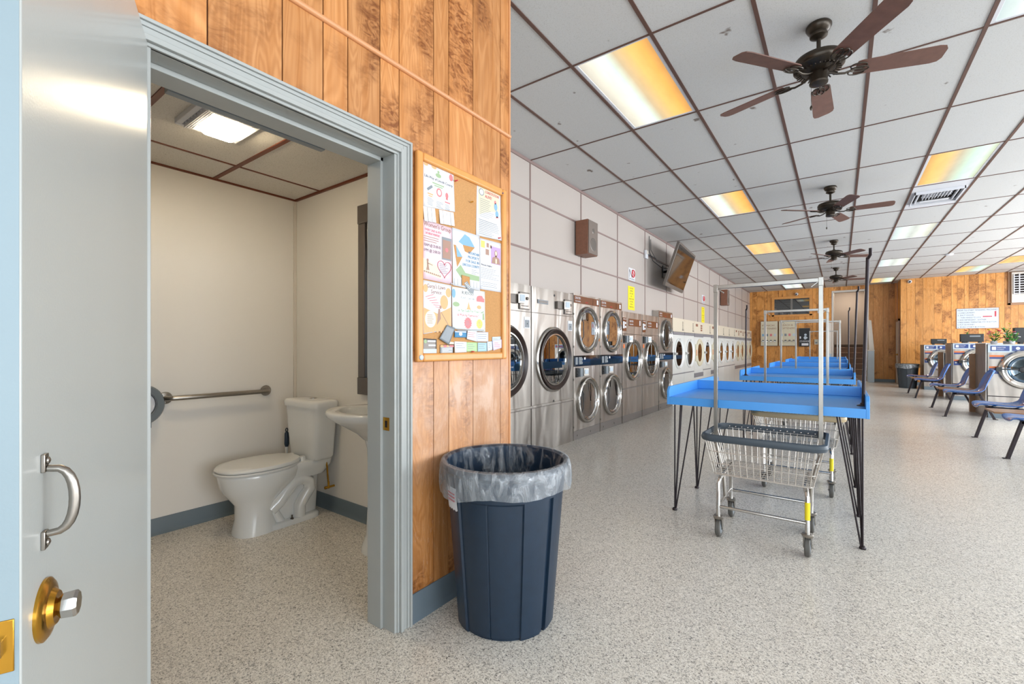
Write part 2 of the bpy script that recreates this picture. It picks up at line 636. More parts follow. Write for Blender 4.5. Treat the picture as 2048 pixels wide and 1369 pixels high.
def dup(src, loc=None, rz=None, label=None, parent=None):
    c = src.copy()
    COL.objects.link(c)
    if parent is not None:
        c.parent = parent
    if loc is not None:
        c.location = loc
    if rz is not None:
        c.rotation_euler = (0, 0, rz)
    if label:
        c['label'] = label
    for ch in list(src.children):
        dup(ch, parent=c)
    return c


def write(s, size, loc, rot, mat, parent, align='LEFT', sx=1.0, ext=0.0004, name='lettering', wdt=None):
    cu = bpy.data.curves.new(name, 'FONT')
    cu.body = s
    cu.size = size
    cu.align_x = align
    cu.extrude = ext
    cu.resolution_u = 2
    o = bpy.data.objects.new(name, cu)
    COL.objects.link(o)
    me = bpy.data.meshes.new_from_object(o)
    bpy.data.objects.remove(o)
    bpy.data.curves.remove(cu)
    if wdt and len(me.vertices):
        xs = [v.co.x for v in me.vertices]
        sx = wdt / max(1e-6, max(xs) - min(xs))
    for v in me.vertices:
        v.co.x *= sx
    me.materials.clear()
    me.materials.append(M[mat])
    me.name = name
    t = bpy.data.objects.new(name, me)
    COL.objects.link(t)
    t.parent = parent
    t.location = loc
    t.rotation_euler = rot
    return t


RX = (PI / 2, 0, PI / 2)     # lettering on a surface that faces +x
RY = (PI / 2, 0, 0)          # lettering on a surface that faces -y

# ================================================================== THE ROOM
ZC = 3.337
XL, XN, YB, YR, XJ = -2.87, -1.51, 19.8, 18.75, 1.545
XE, YF = 6.1, -2.6


def LX(i):
    return -2.871 + 0.6096 * i


def CY(j):
    return 1.786 + 1.25 * j


g = G()
g.box(-3.8, XE + 0.1, YF - 0.1, YB + 0.05, -0.1, 0)
struct(g.obj('floor', 'floor'))

LIGHTS = [(2, 1, 'lamp_cw'), (2, 4, 'lamp_cw'), (2, 7, 'lamp_w'), (2, 10, 'lamp_cw'), (2, 13, 'lamp_c'),
          (6, 1, 'lamp_c'), (6, 4, 'lamp_wc'), (6, 7, 'lamp_c'), (6, 10, 'lamp_c'), (6, 13, 'lamp_wc'),
          (9, 12, 'lamp_wc'), (10, 11, 'lamp_w'), (2, -2, 'lamp_cw'), (6, -2, 'lamp_c'), (10, 2, 'lamp_c'), (10, 7, 'lamp_wc')]
LCELL = {(a, b) for a, b, _ in LIGHTS}
VENT = (6, 5)

g = G()
rnd = random.Random(3)
for i in range(0, 15):
    for j in range(-4, 15):
        if (i, j) in LCELL or (i, j) == VENT:
            continue
        x0, x1 = LX(i), min(LX(i + 1), XE)
        y0, y1 = max(CY(j), YF), min(CY(j + 1), YB)
        if x1 <= x0 or y1 <= y0:
            continue
        g.pv = rnd.random()
        g.box(x0, x1, y0, y1, ZC, ZC + 0.02)
g.box(-3.7, XE, YF, YB, ZC + 0.25, ZC + 0.3)
struct(g.obj('ceiling', 'tile'))
g = G()
for i in range(1, 15):
    g.box(LX(i) - 0.012, LX(i) + 0.012, YF, YB if i < 8 else YR, ZC - 0.006, ZC + 0.006)
for j in range(-3, 15):
    g.box(XL, XE, CY(j) - 0.0075, CY(j) + 0.0075, ZC - 0.005, ZC + 0.005)
struct(g.obj('trim_1', 'grid'))

# ---- left wall: white panels with brown battens above the dryers, recess behind the dryers
BOT = [(2.05, 3.16, 0.0), (3.16, 5.09, 1.872), (5.09, 6.685, 1.888), (6.685, 8.432, 1.758), (8.432, 9.304, 1.893), (9.304, 19.4, 1.80), (19.4, YB, 0.0)]
g = G()
for a, b, z in BOT:
    g.box(XL - 0.1, XL, a, b, z, ZC)
g.box(-3.72, -3.65, 2.05, YB, 0, ZC + 0.25)
struct(g.obj('wall_left', 'white_wall'))
g = G()
xb = XL + 0.006
for z, hw in ((2.88, 0.011), (2.31, 0.011), (3.32, 0.017)):
    g.box(XL, xb + (0.006 if z > 3 else 0), 2.05, YB, z - hw, min(z + hw, ZC))
g.box(XL, xb, 9.304, 19.4, 1.80, 1.816)
for j in range(1, 15):
    y = CY(j)
    z0 = [z for a, b, z in BOT if a <= y < b][0]
    g.box(XL, xb + 0.001, y - 0.010, y + 0.010, z0, ZC - 0.03)
struct(g.obj('trim_2', 'batten'))


def planks(name, mat, face, fixed, a0, a1, z0, z1, holes=(), cuts=None, seed=1, thick=0.006, back=0.10, span=None):
    """plank-clad wall. FACE '+x', '-x', '-y' or '+y'; HOLES: (a, b, z, z) openings"""
    rn = random.Random(seed)
    g = G()
    edges = [a0]
    pool = list(cuts or [])
    while edges[-1] < a1 - 0.06:
        if pool:
            nx = pool.pop(0)
            if nx <= edges[-1]:
                continue
        else:
            nx = edges[-1] + rn.choice([0.10, 0.13, 0.2, 0.15, 0.25, 0.18, 0.11])
        edges.append(min(nx, a1))
    if edges[-1] < a1:
        edges[-1] = a1

    def rects(p, q, gap):
        cutp = sorted({p, q} | {h for H_ in holes for h in H_[:2] if p < h < q})
        for u, v in zip(cutp, cutp[1:]):
            zs = [(z0, z1)]
            for ha, hb, hz0, hz1 in holes:
                if ha < (u + v) / 2 < hb:
                    new = []
                    for s0, s1 in zs:
                        if hz0 > s0:
                            new.append((s0, min(hz0, s1)))
                        if hz1 < s1:
                            new.append((max(hz1, s0), s1))
                    zs = new
            g0 = gap if u == p else 0
            g1 = gap if v == q else 0
            for s0, s1 in zs:
                yield u + g0, v - g1, s0, s1
    sgn = 1 if face[0] == '+' else -1

    def put(u, v, s0, s1, d0, d1):
        A, B = fixed + sgn * d0, fixed + sgn * d1
        if face[1] == 'x':
            g.box(A, B, u, v, s0, s1)
        else:
            g.box(u, v, A, B, s0, s1)
    g.mi = 1
    for u, v, s0, s1 in rects(a0, a1, 0):
        put(u, v, s0, s1, -back, -thick)
    g.mi = 0
    for p, q in zip(edges, edges[1:]):
        g.pv = rn.random()
        for u, v, s0, s1 in rects(p, q, 0.0022):
            put(u, v, s0, s1, -thick, 0)
    return struct(g.obj(name, [mat, 'groove']))


OP0, OP1, OPZ = 0.395, 1.240, 2.018
planks('wall_restroom_front', 'wood_near', '+x', XN, YF, 2.047, 0, ZC,
       holes=((OP0, OP1, 0, OPZ),),
       cuts=[-2.4, -2.2, -2.0, -1.72, -1.5, -1.3, -1.1, -0.85, -0.6, -0.42, -0.2, 0.0, 0.2, 0.33, 0.544, 0.765, 0.912, 1.013, 1.161, 1.259, 1.459, 1.558, 1.734, 1.962, 2.047], seed=5)
# moulding that runs across the planks and the corner bead
g = G()
g.tube([(XN + 0.003, YF, 2.385), (XN + 0.003, 2.047, 2.385)], 0.011, 10)
g.box(XN - 0.02, XN + 0.004, 2.040, 2.052, 0, ZC)
struct(g.obj('trim_3', 'moulding'))

# bathroom shell
BX, BY, BZ = -3.53, 1.895, 2.375
g = G()
g.box(BX - 0.1, BX, -1.4, 2.04, 0, BZ + 0.2)
struct(g.obj('wall_restroom_far', 'bath_wall'))
g = G()
g.box(BX, -1.61, BY, 2.04, 0, ZC)
struct(g.obj('wall_restroom_end', 'bath_wall'))
g = G()
g.box(BX, -1.61, -1.5, -1.4, 0, BZ + 0.2)
struct(g.obj('wall_restroom_near', 'bath_wall'))
g = G()
for a, b, z in ((-1.4, OP0, 0), (OP1, BY, 0), (OP0, OP1, OPZ)):
    g.box(-1.655, -1.61, a, b, z, BZ + 0.2)
struct(g.obj('wall_restroom_inner', 'bath_wall'))
g = G()
g.box(BX, -1.655, -1.4, BY, BZ, BZ + 0.05)
struct(g.obj('ceiling_restroom', 'tile_bath'))
g = G()
for y in (-1.11, -0.5, 0.11, 0.722, 1.312):
    g.box(BX, -1.655, y - 0.013, y + 0.013, BZ - 0.006, BZ)
for x in (-3.165, -1.95):
    g.box(x - 0.007, x + 0.007, -1.4, BY, BZ - 0.005, BZ)
g.box(BX, BX + 0.012, -1.4, BY, BZ - 0.012, BZ)
g.box(BX, -1.655, BY - 0.016, BY, BZ - 0.016, BZ)
struct(g.obj('trim_4', 'grid_red'))
g = G()
g.box(BX, BX + 0.014, BY - 0.02, BY, 0.1, BZ - 0.016)
g.box(BX + 0.012, BX + 0.022, BY - 0.006, BY, 0.1, BZ - 0.016)
struct(g.obj('trim_5', 'corner_strip'))


def cove(name, pts, h=0.105, t=0.008):
    """rubber cove base along a polyline; the room lies to the left of its direction"""
    g = G()
    for (x0, y0), (x1, y1) in zip(pts, pts[1:]):
        dx, dy = x1 - x0, y1 - y0
        L_ = math.hypot(dx, dy)
        nx, ny = -dy / L_, dx / L_
        prof = [(0, 0), (0.022, 0), (0.020, 0.004), (0.011, 0.012), (t, 0.026), (t, h - 0.004), (t - 0.003, h), (0, h)]
        g.rings([[(px_ + nx * o, py_ + ny * o, z) for o, z in prof] for px_, py_ in ((x0, y0), (x1, y1))], smooth=False)
    return struct(g.obj(name, 'base'))


cove('baseboard_restroom_far', [(BX, BY), (BX, -1.4)])
cove('baseboard_restroom_end', [(-1.655, BY), (BX, BY)])
cove('baseboard_front', [(XN, 2.047), (XN, 1.306)], 0.118)
cove('baseboard_back', [(XJ, YB), (0.95, YB)], 0.10)
cove('baseboard_right', [(XE, YR), (XJ, YR)], 0.10)

# door casing and jambs
g = G()
PROF = [(0, 0.010, 0.014), (0.010, 0.026, 0.026), (0.026, 0.046, 0.019), (0.046, 0.058, 0.023), (0.058, 0.068, 0.030)]
for a, b, t in PROF:
    g.box(XN, XN + t, OP1 + a, OP1 + b, 0, OPZ - 0.012 + b)
    g.box(XN, XN + t, OP0 - b, OP0 - a, 0, OPZ - 0.012 + b)
    g.box(XN, XN + t, OP0 - a, OP1 + a, OPZ - 0.012 + a, OPZ - 0.012 + b)
g.box(-1.665, XN + 0.008, OP1 - 0.012, OP1 + 0.002, 0, OPZ)
g.box(-1.665, XN + 0.008, OP0 - 0.002, OP0 + 0.012, 0, OPZ)
g.box(-1.665, XN + 0.008, OP0, OP1, OPZ - 0.012, OPZ + 0.002)
g.box(-1.665, -1.575, OP1 - 0.026, OP1 - 0.012, 0, OPZ - 0.012)
g.box(-1.665, -1.575, OP0 + 0.012, OP0 + 0.026, 0, OPZ - 0.012)
g.box(-1.665, -1.575, OP0 + 0.012, OP1 - 0.012, OPZ - 0.028, OPZ - 0.012)
struct(g.obj('trim_6', 'trim', bevel=0.0015))
g = G()
g.box(-1.72, -1.69, 0.50, 1.03, OPZ - 0.02, OPZ + 0.012)
g.box(-1.69, -1.665, 0.50, 1.03, OPZ - 0.004, OPZ + 0.012)
struct(g.obj('trim_7', 'greycard', bevel=0.002))
g = G()
g.box(-1.575, -1.535, OP1 - 0.0135, OP1 - 0.012, 0.845, 0.90, 0)
g.box(-1.562, -1.548, OP1 - 0.0142, OP1 - 0.0130, 0.858, 0.886, 1)
struct(g.obj('trim_8', ['brass', 'hole']))

# door leaf, hinged on the near side of the opening and standing open towards the camera
dr = thing('door_1', None, None, (-1.485, OP0, 0), math.radians(-22.46))
dr['kind'] = 'structure'
g = G()
g.box(0, 0.82, -0.045, 0, 0.012, 2.008)
g.obj('door_leaf', 'paint', dr, bevel=0.003)
g = G()
g.box(0.8195, 0.8203, -0.0435, -0.0015, 0.014, 2.006)
g.obj('edge_shade_strip', P('blue_grey_edge_shade', '87979e', 0.4, bump=0.08, bscale=200), dr)  # added skin, its blue-grey darkened to offset strong light on the edge
g = G()
pts = []
for i in range(13):
    a = PI * i / 12
    pts.append((0.756, 0.004 + 0.025 * math.sin(a) ** 0.6, 1.011 + 0.040 * math.cos(a)))
g.tube(pts, [0.0042 + 0.0015 * math.sin(PI * i / 12) for i in range(13)], 12)
for z in (1.058, 0.964):
    g.box(0.749, 0.763, 0, 0.004, z - 0.011, z + 0.011)
    g.lathe([(0.0045, 0), (0.0045, -0.002), (0.001, -0.0035)], (0.756, 0.004, z + (0.003 if z > 1 else -0.003)), 12, 'y')
ho = g.obj('pull_handle', 'chrome_dull', dr, bevel=0.0008)
ho['label'] = 'curved chrome pull handle'
g = G()
g.tube([(0.752, 0, 0.877), (0.752, 0.003, 0.877), (0.752, 0.006, 0.877), (0.752, 0.008, 0.877)], [0.037, 0.037, 0.033, 0.026], 40)
g.tube([(0.752, 0.008, 0.877), (0.752, 0.013, 0.877)], [0.024, 0.019], 32)
ro = g.obj('rosette', 'brass', dr)
ro['label'] = 'brass rosette'
g = G()
g.tube([(0.752, 0.010, 0.877), (0.752, 0.018, 0.877)], 0.009, 16)
g.tube([(0.752, 0.013, 0.877), (0.752, 0.018, 0.877), (0.752, 0.029, 0.877), (0.752, 0.032, 0.877)], [0.010, 0.0155, 0.0165, 0.013], 8)
kn = g.obj('knob', 'chrome', ro, sharp=True, angle=20)
kn['label'] = 'faceted chrome knob'
g = G()
g.box(0.8195, 0.8215, -0.040, -0.005, 0.846, 0.903, 0)
g.box(0.820, 0.830, -0.030, -0.013, 0.866, 0.884, 1)
for z in (0.852, 0.897):
    g.lathe([(0.004, 0), (0.004, 0.0024), (0.001, 0.003)], (0.8205, -0.0225, z), 12, 'x')
lp = g.obj('latch_plate', ['brass', 'chrome_dull'], dr, bevel=0.0008)

# ---- back wall
OBX0, OBX1, OBZ = -0.19, 0.745, 3.13
WX0, WX1, WZ0, WZ1 = -2.03, -0.91, 2.41, 3.0
planks('wall_back', 'wood_far', '-y', YB, -3.65, XJ, 0, ZC, holes=((OBX0, OBX1, 0, OBZ), (WX0, WX1, WZ0, WZ1)), seed=11)
planks('wall_back_right', 'wood_far', '-y', YR, XJ, XE, 0, ZC, seed=12)
planks('wall_jog', 'wood_far', '-x', XJ, YR + 0.1, YB, 0, ZC, seed=13, back=0.09)
planks('wall_right', 'wood_far', '-x', XE, YF, YR, 0, ZC, holes=((-2.3, 1.2, 0.5, 2.95), (1.6, 5.6, 0.5, 2.95), (6.2, 10.2, 0.5, 2.95), (10.8, 14.4, 0.5, 2.95), (14.8, 18.3, 0.5, 2.95)), seed=14)
planks('wall_front', 'wood_far', '+y', YF, XN, XE, 0, ZC, holes=((-1.35, 1.2, 0.3, 3.15), (1.4, 2.5, 0.05, 3.15), (2.7, 5.8, 0.3, 3.15)), seed=15)
# shop-front windows (behind the camera) and side windows (first and last added for light)
k_ = 3
for x0, x1, z0, z1 in ((-1.35, 1.2, 0.3, 3.15), (1.4, 2.5, 0.05, 3.15), (2.7, 5.8, 0.3, 3.15)):
    g = G()
    xm = (x0 + x1) / 2
    for a, b, c, d in ((x0, x0 + 0.05, z0, z1), (x1 - 0.05, x1, z0, z1), (x0, x1, z0, z0 + 0.05), (x0, x1, z1 - 0.05, z1), (xm - 0.02, xm + 0.02, z0, z1)):
        g.box(a, b, YF - 0.08, YF - 0.02, c, d)
    struct(g.obj('window_%d' % k_, 'chrome_dull'))
    k_ += 1
for y0, y1 in ((-2.3, 1.2), (1.6, 5.6), (6.2, 10.2), (10.8, 14.4), (14.8, 18.3)):
    g = G()
    for a, b, c, d in ((y0, y0 + 0.05, 0.5, 2.95), (y1 - 0.05, y1, 0.5, 2.95), (y0, y1, 0.5, 0.55), (y0, y1, 2.9, 2.95), ((y0 + y1) / 2 - 0.02, (y0 + y1) / 2 + 0.02, 0.5, 2.95)):
        g.box(XE + 0.02, XE + 0.08, a, b, c, d)
    struct(g.obj('window_%d' % k_, 'chrome_dull'))
    k_ += 1

# high window in the back wall: wooden frame, two sliding panes
wn = thing('window_1', None, None, ((WX0 + WX1) / 2, YB, (WZ0 + WZ1) / 2))
wn['kind'] = 'structure'
hw, hh = (WX1 - WX0) / 2, (WZ1 - WZ0) / 2
g = G()
for a, b, c, d in ((-hw - 0.09, -hw, -hh - 0.06, hh + 0.09), (hw, hw + 0.09, -hh - 0.06, hh + 0.09), (-hw, hw, hh, hh + 0.09), (-hw - 0.13, hw + 0.13, -hh - 0.08, -hh)):
    g.box(a, b, -0.035, 0.0, c, d)
g.obj('window_frame', 'oak', wn, bevel=0.004)
g = G()
g.box(-0.028, -0.008, 0.0, 0.03, -hh, hh)
g.box(0.006, 0.03, 0.0, 0.03, -hh, hh)
g.obj('sash_stile', 'chrome_dull', wn)
for a, b in ((-hw, -0.008), (0.008, hw)):
    g = G()
    g.box(a, b, 0.012, 0.018, -hh, hh)
    g.obj('pane', 'glass_win', wn)
g = G()
g.openbox(-hw - 0.1, hw + 0.1, 0.105, 1.4, -hh - 0.3, hh + 0.1)
g.obj('dark_room', 'strip', wn)

# stairwell behind the tall opening
g = G()
n_st, rise, run = 6, 0.196, 0.27
ye = YB + 0.12 + n_st * run + 0.5
for i in range(n_st):
    y = YB + 0.12 + i * run
    g.box(OBX0, OBX1, y, ye - 0.002, i * rise, (i + 1) * rise - 0.001)
    g.tube([(OBX0, y + 0.002, (i + 1) * rise - 0.016), (OBX1, y + 0.002, (i + 1) * rise - 0.016)], 0.016, 8)
tag(g.obj('carpeted_stairs', 'carpet'), 'flight of brown carpeted stairs rising behind the tall back wall opening', 'stairs')
g = G()
ye = YB + 0.12 + n_st * run + 0.5
g.box(OBX0 - 0.1, OBX0 - 0.001, YB + 0.1, ye, 0, 3.6)
struct(g.obj('wall_stairwell_left', 'taupe'))
g = G()
g.box(OBX1 + 0.001, OBX1 + 0.1, YB + 0.1, ye, 0, 3.6)
struct(g.obj('wall_stairwell_right', 'taupe'))
g = G()
g.box(OBX0 - 0.1, OBX1 + 0.1, ye, ye + 0.08, 0, 3.6)
struct(g.obj('wall_stairwell_end', 'taupe'))
g = G()
g.box(OBX0 - 0.1, OBX1 + 0.1, YB + 0.1, ye, 3.5, 3.6)
struct(g.obj('ceiling_stairwell', 'taupe'))
g = G()
g.box(OBX0, OBX1, ye - 0.012, ye, n_st * rise, n_st * rise + 0.11)
struct(g.obj('baseboard_stairwell', 'darkbase'))
g = G()
for a, b, c, d in ((OBX0 - 0.055, OBX0, 0, OBZ + 0.07), (OBX1, OBX1 + 0.055, 0, OBZ + 0.07), (OBX0, OBX1, OBZ, OBZ + 0.07)):
    g.box(a, b, YB - 0.02, YB + 0.1, c, d)
struct(g.obj('trim_9', 'offwhite', bevel=0.003))
t = thing('stairwell_light', 'small unseen ceiling light added inside the stairwell behind the tall opening', 'ceiling light', ((OBX0 + OBX1) / 2, YB + 1.3, 3.5))  # out of view, presumed upstairs lamp added to light the stairs
g = G()
g.box(-0.25, 0.25, -0.25, 0.25, -0.05, 0)
g.obj('housing', 'white', t, bevel=0.004)
g = G()
g.box(-0.22, 0.22, -0.22, 0.22, -0.07, -0.05)
g.obj('diffuser', emit('stair_lamp', 'fff2e0', 45.0), t)
# low white wing walls either side of the stair foot
g = G()
g.box(0.765, 0.93, YB - 0.42, YB - 0.001, 0, 1.06, 1)
g.box(0.755, 0.94, YB - 0.43, YB - 0.001, 1.06, 1.09, 0)
a = [g.v(*p) for p in ((0.79, YB - 0.36, 1.09), (0.93, YB - 0.36, 1.09), (0.93, YB - 0.002, 1.09), (0.79, YB - 0.002, 1.09),
                       (0.76, YB - 0.2, 2.12), (0.86, YB - 0.2, 2.10), (0.86, YB - 0.002, 2.10), (0.76, YB - 0.002, 2.12))]
for q in ((0, 3, 2, 1), (4, 5, 6, 7), (0, 1, 5, 4), (1, 2, 6, 5), (2, 3, 7, 6), (3, 0, 4, 7)):
    g.f([a[i] for i in q])
struct(g.obj('wall_wing_right', ['offwhite', 'pale'], bevel=0.004))
g = G()
g.box(-0.40, -0.25, YB - 0.36, YB - 0.001, 0.97, 2.05, 0)
g.box(-0.40, -0.25, YB - 0.36, YB - 0.001, 0, 0.97, 1)
g.box(-0.41, -0.24, YB - 0.37, YB - 0.001, 0.955, 0.985, 0)
struct(g.obj('wall_wing_left', ['offwhite', 'pale'], bevel=0.004))
# door in the short return wall
d2 = thing('door_2', None, None, (XJ, YR + 0.15, 0))
d2['kind'] = 'structure'
g = G()
g.box(-0.035, -0.001, 0.08, 0.80, 0, 2.03)
g.obj('door_leaf', 'offwhite', d2, bevel=0.002)
g = G()
g.box(-0.05, -0.001, 0.0, 0.08, 0, 2.1)
g.box(-0.05, -0.001, 0.80, 0.88, 0, 2.1)
g.box(-0.05, -0.001, 0.0, 0.88, 2.03, 2.1)
g.obj('door_frame', 'laminate', d2, bevel=0.002)
g = G()
g.lathe([(0.012, 0), (0.012, 0.03), (0.03, 0.04), (0.03, 0.06), (0.01, 0.07)], (-0.10, 0.15, 0.95), 16, 'x')
g.obj('door_knob', 'brass', d2)

# ================================================================== CEILING FIXTURES
where = {(2, 1): 'nearest to the notice board', (2, 4): 'second along the dryer side, half cool half orange', (2, 7): 'third along the dryer side, all orange',
         (2, 10): 'fourth along the dryer side, pale green and orange', (2, 13): 'last along the dryer side, close to the back wall',
         (6, 1): 'at the top right corner of the photo', (6, 4): 'beside the white air vent', (6, 7): 'second beyond the air vent direction, plain white',
         (6, 10): 'pale yellow, between the white panel and the back wall', (6, 13): 'close to the back wall over the stair side',
         (9, 12): 'above the instruction sign, orange and cream', (10, 11): 'orange, cut by the right edge of the photo',
         (2, -2): 'over the shop front on the dryer side', (6, -2): 'over the shop front in the middle', (10, 2): 'over the side windows near the shop front', (10, 7): 'over the side windows half way down'}
for i, j, mat in LIGHTS:
    x0, x1, y0, y1 = LX(i) + 0.012, LX(i + 1) - 0.012, CY(j) + 0.008, CY(j + 1) - 0.008
    t = thing('ceiling_light', 'recessed ceiling light panel, ' + where[(i, j)], 'ceiling light', (x0, y0, ZC), 0, 'ceiling light panels')
    W_, H_ = x1 - x0, y1 - y0
    g = G()
    for a, b, c, d in ((0, 0.026, 0, H_), (W_ - 0.026, W_, 0, H_), (0.026, W_ - 0.026, 0, 0.02), (0.026, W_ - 0.026, H_ - 0.02, H_)):
        g.box(a, b, c, d, 0.0, 0.03)
    g.obj('frame', 'white', t, bevel=0.002)
    g = G()
    g.box(0.026, W_ - 0.026, 0.02, H_ - 0.02, 0.006, 0.016)
    g.obj('diffuser', mat, t)

# air vent with its white plate
t = thing('ceiling_vent', 'white square ceiling air vent with open louvres beyond the nearest light on that side', 'vent', (LX(6), CY(5), ZC))
g = G()
W_, H_ = 0.6096, 1.25
x0, x1, y0, y1 = 0.05, 0.56, 0.30, 0.95
for a, b, c, d in ((0.012, x0, 0.008, H_ - 0.008), (x1, W_ - 0.012, 0.008, H_ - 0.008), (x0, x1, 0.008, y0), (x0, x1, y1, H_ - 0.008)):
    g.box(a, b, c, d, 0, 0.01)
g.obj('plate', 'white', t)
g = G()
for k in range(2):
    m = 0.05 * k
    for a, b, c, d in ((x0 + m, x1 - m, y0 + m, y0 + m + 0.012), (x0 + m, x1 - m, y1 - m - 0.012, y1 - m), (x0 + m, x0 + m + 0.012, y0 + m, y1 - m), (x1 - m - 0.012, x1 - m, y0 + m, y1 - m)):
        g.box(a, b, c, d, -0.035 + 0.01 * k, 0.01)
g.obj('louvre_frame', 'white', t)
g = G()
for k in range(9):
    xx = x0 + 0.12 + k * 0.034
    if k < 4:
        g.box(xx, xx + 0.006, y0 + 0.10, y1 - 0.22, -0.02, 0.006)
    else:
        g.obox((xx, (y0 + y1) / 2 - 0.08, -0.008), (0.004, 0.30, 0.034), Matrix.Rotation(0.7, 3, 'Y'))
for k in range(3):
    yy = y0 + 0.12 + k * 0.09
    g.box(x0 + 0.1, x1 - 0.1, yy, yy + 0.006, -0.016, 0.006)
g.box(x0 + 0.1, x1 - 0.1, y1 - 0.2, y1 - 0.13, -0.03, -0.022)
g.obj('louvre', 'white', t)
g = G()
g.box(x0, x1, y0, y1, 0.010, 0.014)
g.obj('opening', 'hole', t)


t = thing('ceiling_sensor', 'small white round sensor on a ceiling grid bar far along the right side', 'sensor', (2.03, 14.3, ZC))
g = G()
g.lathe([(0.075, 0), (0.075, -0.018), (0.06, -0.035), (0.02, -0.04)], (0, 0, 0), 24)
g.obj('cover', 'white', t)


def fan(loc, rot, label):
    t = thing('ceiling_fan', label, 'ceiling fan', loc, 0, 'ceiling fans')
    g = G()
    g.lathe([(0.066, 0.0), (0.074, -0.012), (0.074, -0.024), (0.062, -0.045), (0.046, -0.056), (0.046, -0.066), (0.052, -0.070), (0.050, -0.080), (0.030, -0.092), (0.014, -0.098)], (0, 0, 0), 32)
    g.obj('canopy', 'bronze', t)
    g = G()
    g.cyl((0, 0, -0.09), (0, 0, -0.21), 0.0125)
    g.lathe([(0.028, -0.19), (0.03, -0.20), (0.022, -0.22)], (0, 0, 0), 20)
    g.obj('downrod', 'bronze', t)
    g = G()
    g.lathe([(0.03, -0.205), (0.10, -0.212), (0.135, -0.225), (0.146, -0.245), (0.146, -0.262), (0.138, -0.275), (0.144, -0.280), (0.144, -0.287), (0.12, -0.30), (0.085, -0.31), (0.05, -0.318)], (0, 0, 0), 48)
    mh = g.obj('motor_housing', 'bronze', t)
    g = G()
    for k in range(30):
        a = 2 * PI * k / 30
        g.obox((0.106 * math.cos(a), 0.106 * math.sin(a), -0.3085), (0.042, 0.006, 0.006), Matrix.Rotation(a, 3, 'Z') @ Matrix.Rotation(0.33, 3, 'Y'))
    g.obj('vent_rib', 'bronze', mh)
    g = G()
    g.lathe([(0.05, -0.316), (0.054, -0.33), (0.050, -0.375), (0.054, -0.382), (0.052, -0.392), (0.036, -0.398), (0.004, -0.400)], (0, 0, 0), 32)
    g.obj('switch_housing', 'bronze', t)
    for k in range(5):
        a = rot + 2 * PI * k / 5
        g = G()
        R = Matrix.Rotation(-0.21, 3, 'X')
        rows = []
        L0, L1 = 0.205, 0.665
        outl = [(L0, -0.052), (L0 + 0.02, -0.058), (L1 - 0.05, -0.068), (L1 - 0.015, -0.060), (L1, -0.035), (L1, 0.035), (L1 - 0.015, 0.060), (L1 - 0.05, 0.068), (L0 + 0.02, 0.058), (L0, 0.052)]
        Rz = Matrix.Rotation(a, 3, 'Z')
        for z in (0.0, 0.006):
            rows.append([Rz @ (R @ Vector((x, y, z)) + Vector((0, 0, -0.330))) for x, y in outl])
        g.rings(rows, smooth=False)
        b = g.obj('blade', 'blade', t)
        g = G()

        def T(x, y, z):
            return Rz @ (R @ Vector((x, y, z)) + Vector((0, 0, -0.330)))
        g.tube([Rz @ Vector((0.052, 0, -0.325)), Rz @ Vector((0.10, 0, -0.345)), Rz @ Vector((0.145, 0.0, -0.350)), T(0.195, 0, -0.006)], 0.007, 8)
        for yy in (-0.026, 0.026):
            pts = [T(0.215 + 0.045 * math.cos(q), yy + 0.024 * math.sin(q), -0.006) for q in [2 * PI * s_ / 14 for s_ in range(14)]]
            g.tube(pts, 0.0042, 6, closed=True)
        pts = [T(0.225 + 0.05 * math.cos(q), 0.022 * math.sin(q), -0.009) for q in [2 * PI * s_ / 14 for s_ in range(14)]]
        g.tube(pts, 0.004, 6, closed=True)
        g.obj('blade_iron', 'bronze', b)
    g = G()
    g.cyl((-0.04, -0.03, -0.38), (-0.04, -0.03, -0.54), 0.0012, n=6)
    g.lathe([(0.001, -0.535), (0.007, -0.545), (0.008, -0.558), (0.002, -0.57)], (-0.04, -0.03, 0), 10)
    g.obj('pull_chain', 'bronze', t)
    return t


fan((-0.115, 3.61, ZC), math.radians(17), 'brown five-blade ceiling fan, the nearest and largest of the row')
fan((-0.105, 7.36, ZC), math.radians(4), 'brown five-blade ceiling fan, second in the row, beside the air vent')
fan((-0.10, 11.1, ZC), math.radians(25), 'brown five-blade ceiling fan, third in the row')
fan((-0.09, 14.95, ZC), math.radians(20), 'brown five-blade ceiling fan, last of the row before the stairs')

# ================================================================== REST ROOM
t = thing('exhaust_fan_light', 'lit square exhaust fan light on the restroom ceiling', 'ceiling light', (-2.58, 0.99, BZ))
g = G()
for a, b, c, d in ((-0.18, -0.155, -0.145, 0.145), (0.155, 0.18, -0.145, 0.145), (-0.155, 0.155, -0.145, -0.12), (-0.155, 0.155, 0.12, 0.145)):
    g.box(a, b, c, d, -0.03, 0)
g.obj('frame', 'white', t, bevel=0.004)
g = G()
for k in range(4):
    g.box(-0.155, 0.155, -0.112 + k * 0.012, -0.108 + k * 0.012, -0.045 + 0.003 * k, -0.012)
    g.box(0.085 + k * 0.018, 0.089 + k * 0.018, -0.12, 0.12, -0.045 + 0.006 * (3 - k), -0.012)
for k in range(9):
    g.box(-0.155 + k * 0.038, -0.15 + k * 0.038, -0.12, -0.07, -0.03, -0.012)
g.obj('louvre', 'white', t)
g = G()
g.box(-0.155, 0.155, -0.12, 0.12, -0.008, 0)
g.obj('backing', 'hole', t)
g = G()
g.loft([(-0.03, 0.025, -0.012, 0.100, 0.086, 8), (-0.03, 0.025, -0.046, 0.096, 0.082, 8), (-0.03, 0.025, -0.060, 0.084, 0.070, 8)], 40)
g.obj('lens', 'lamp_bath', t)

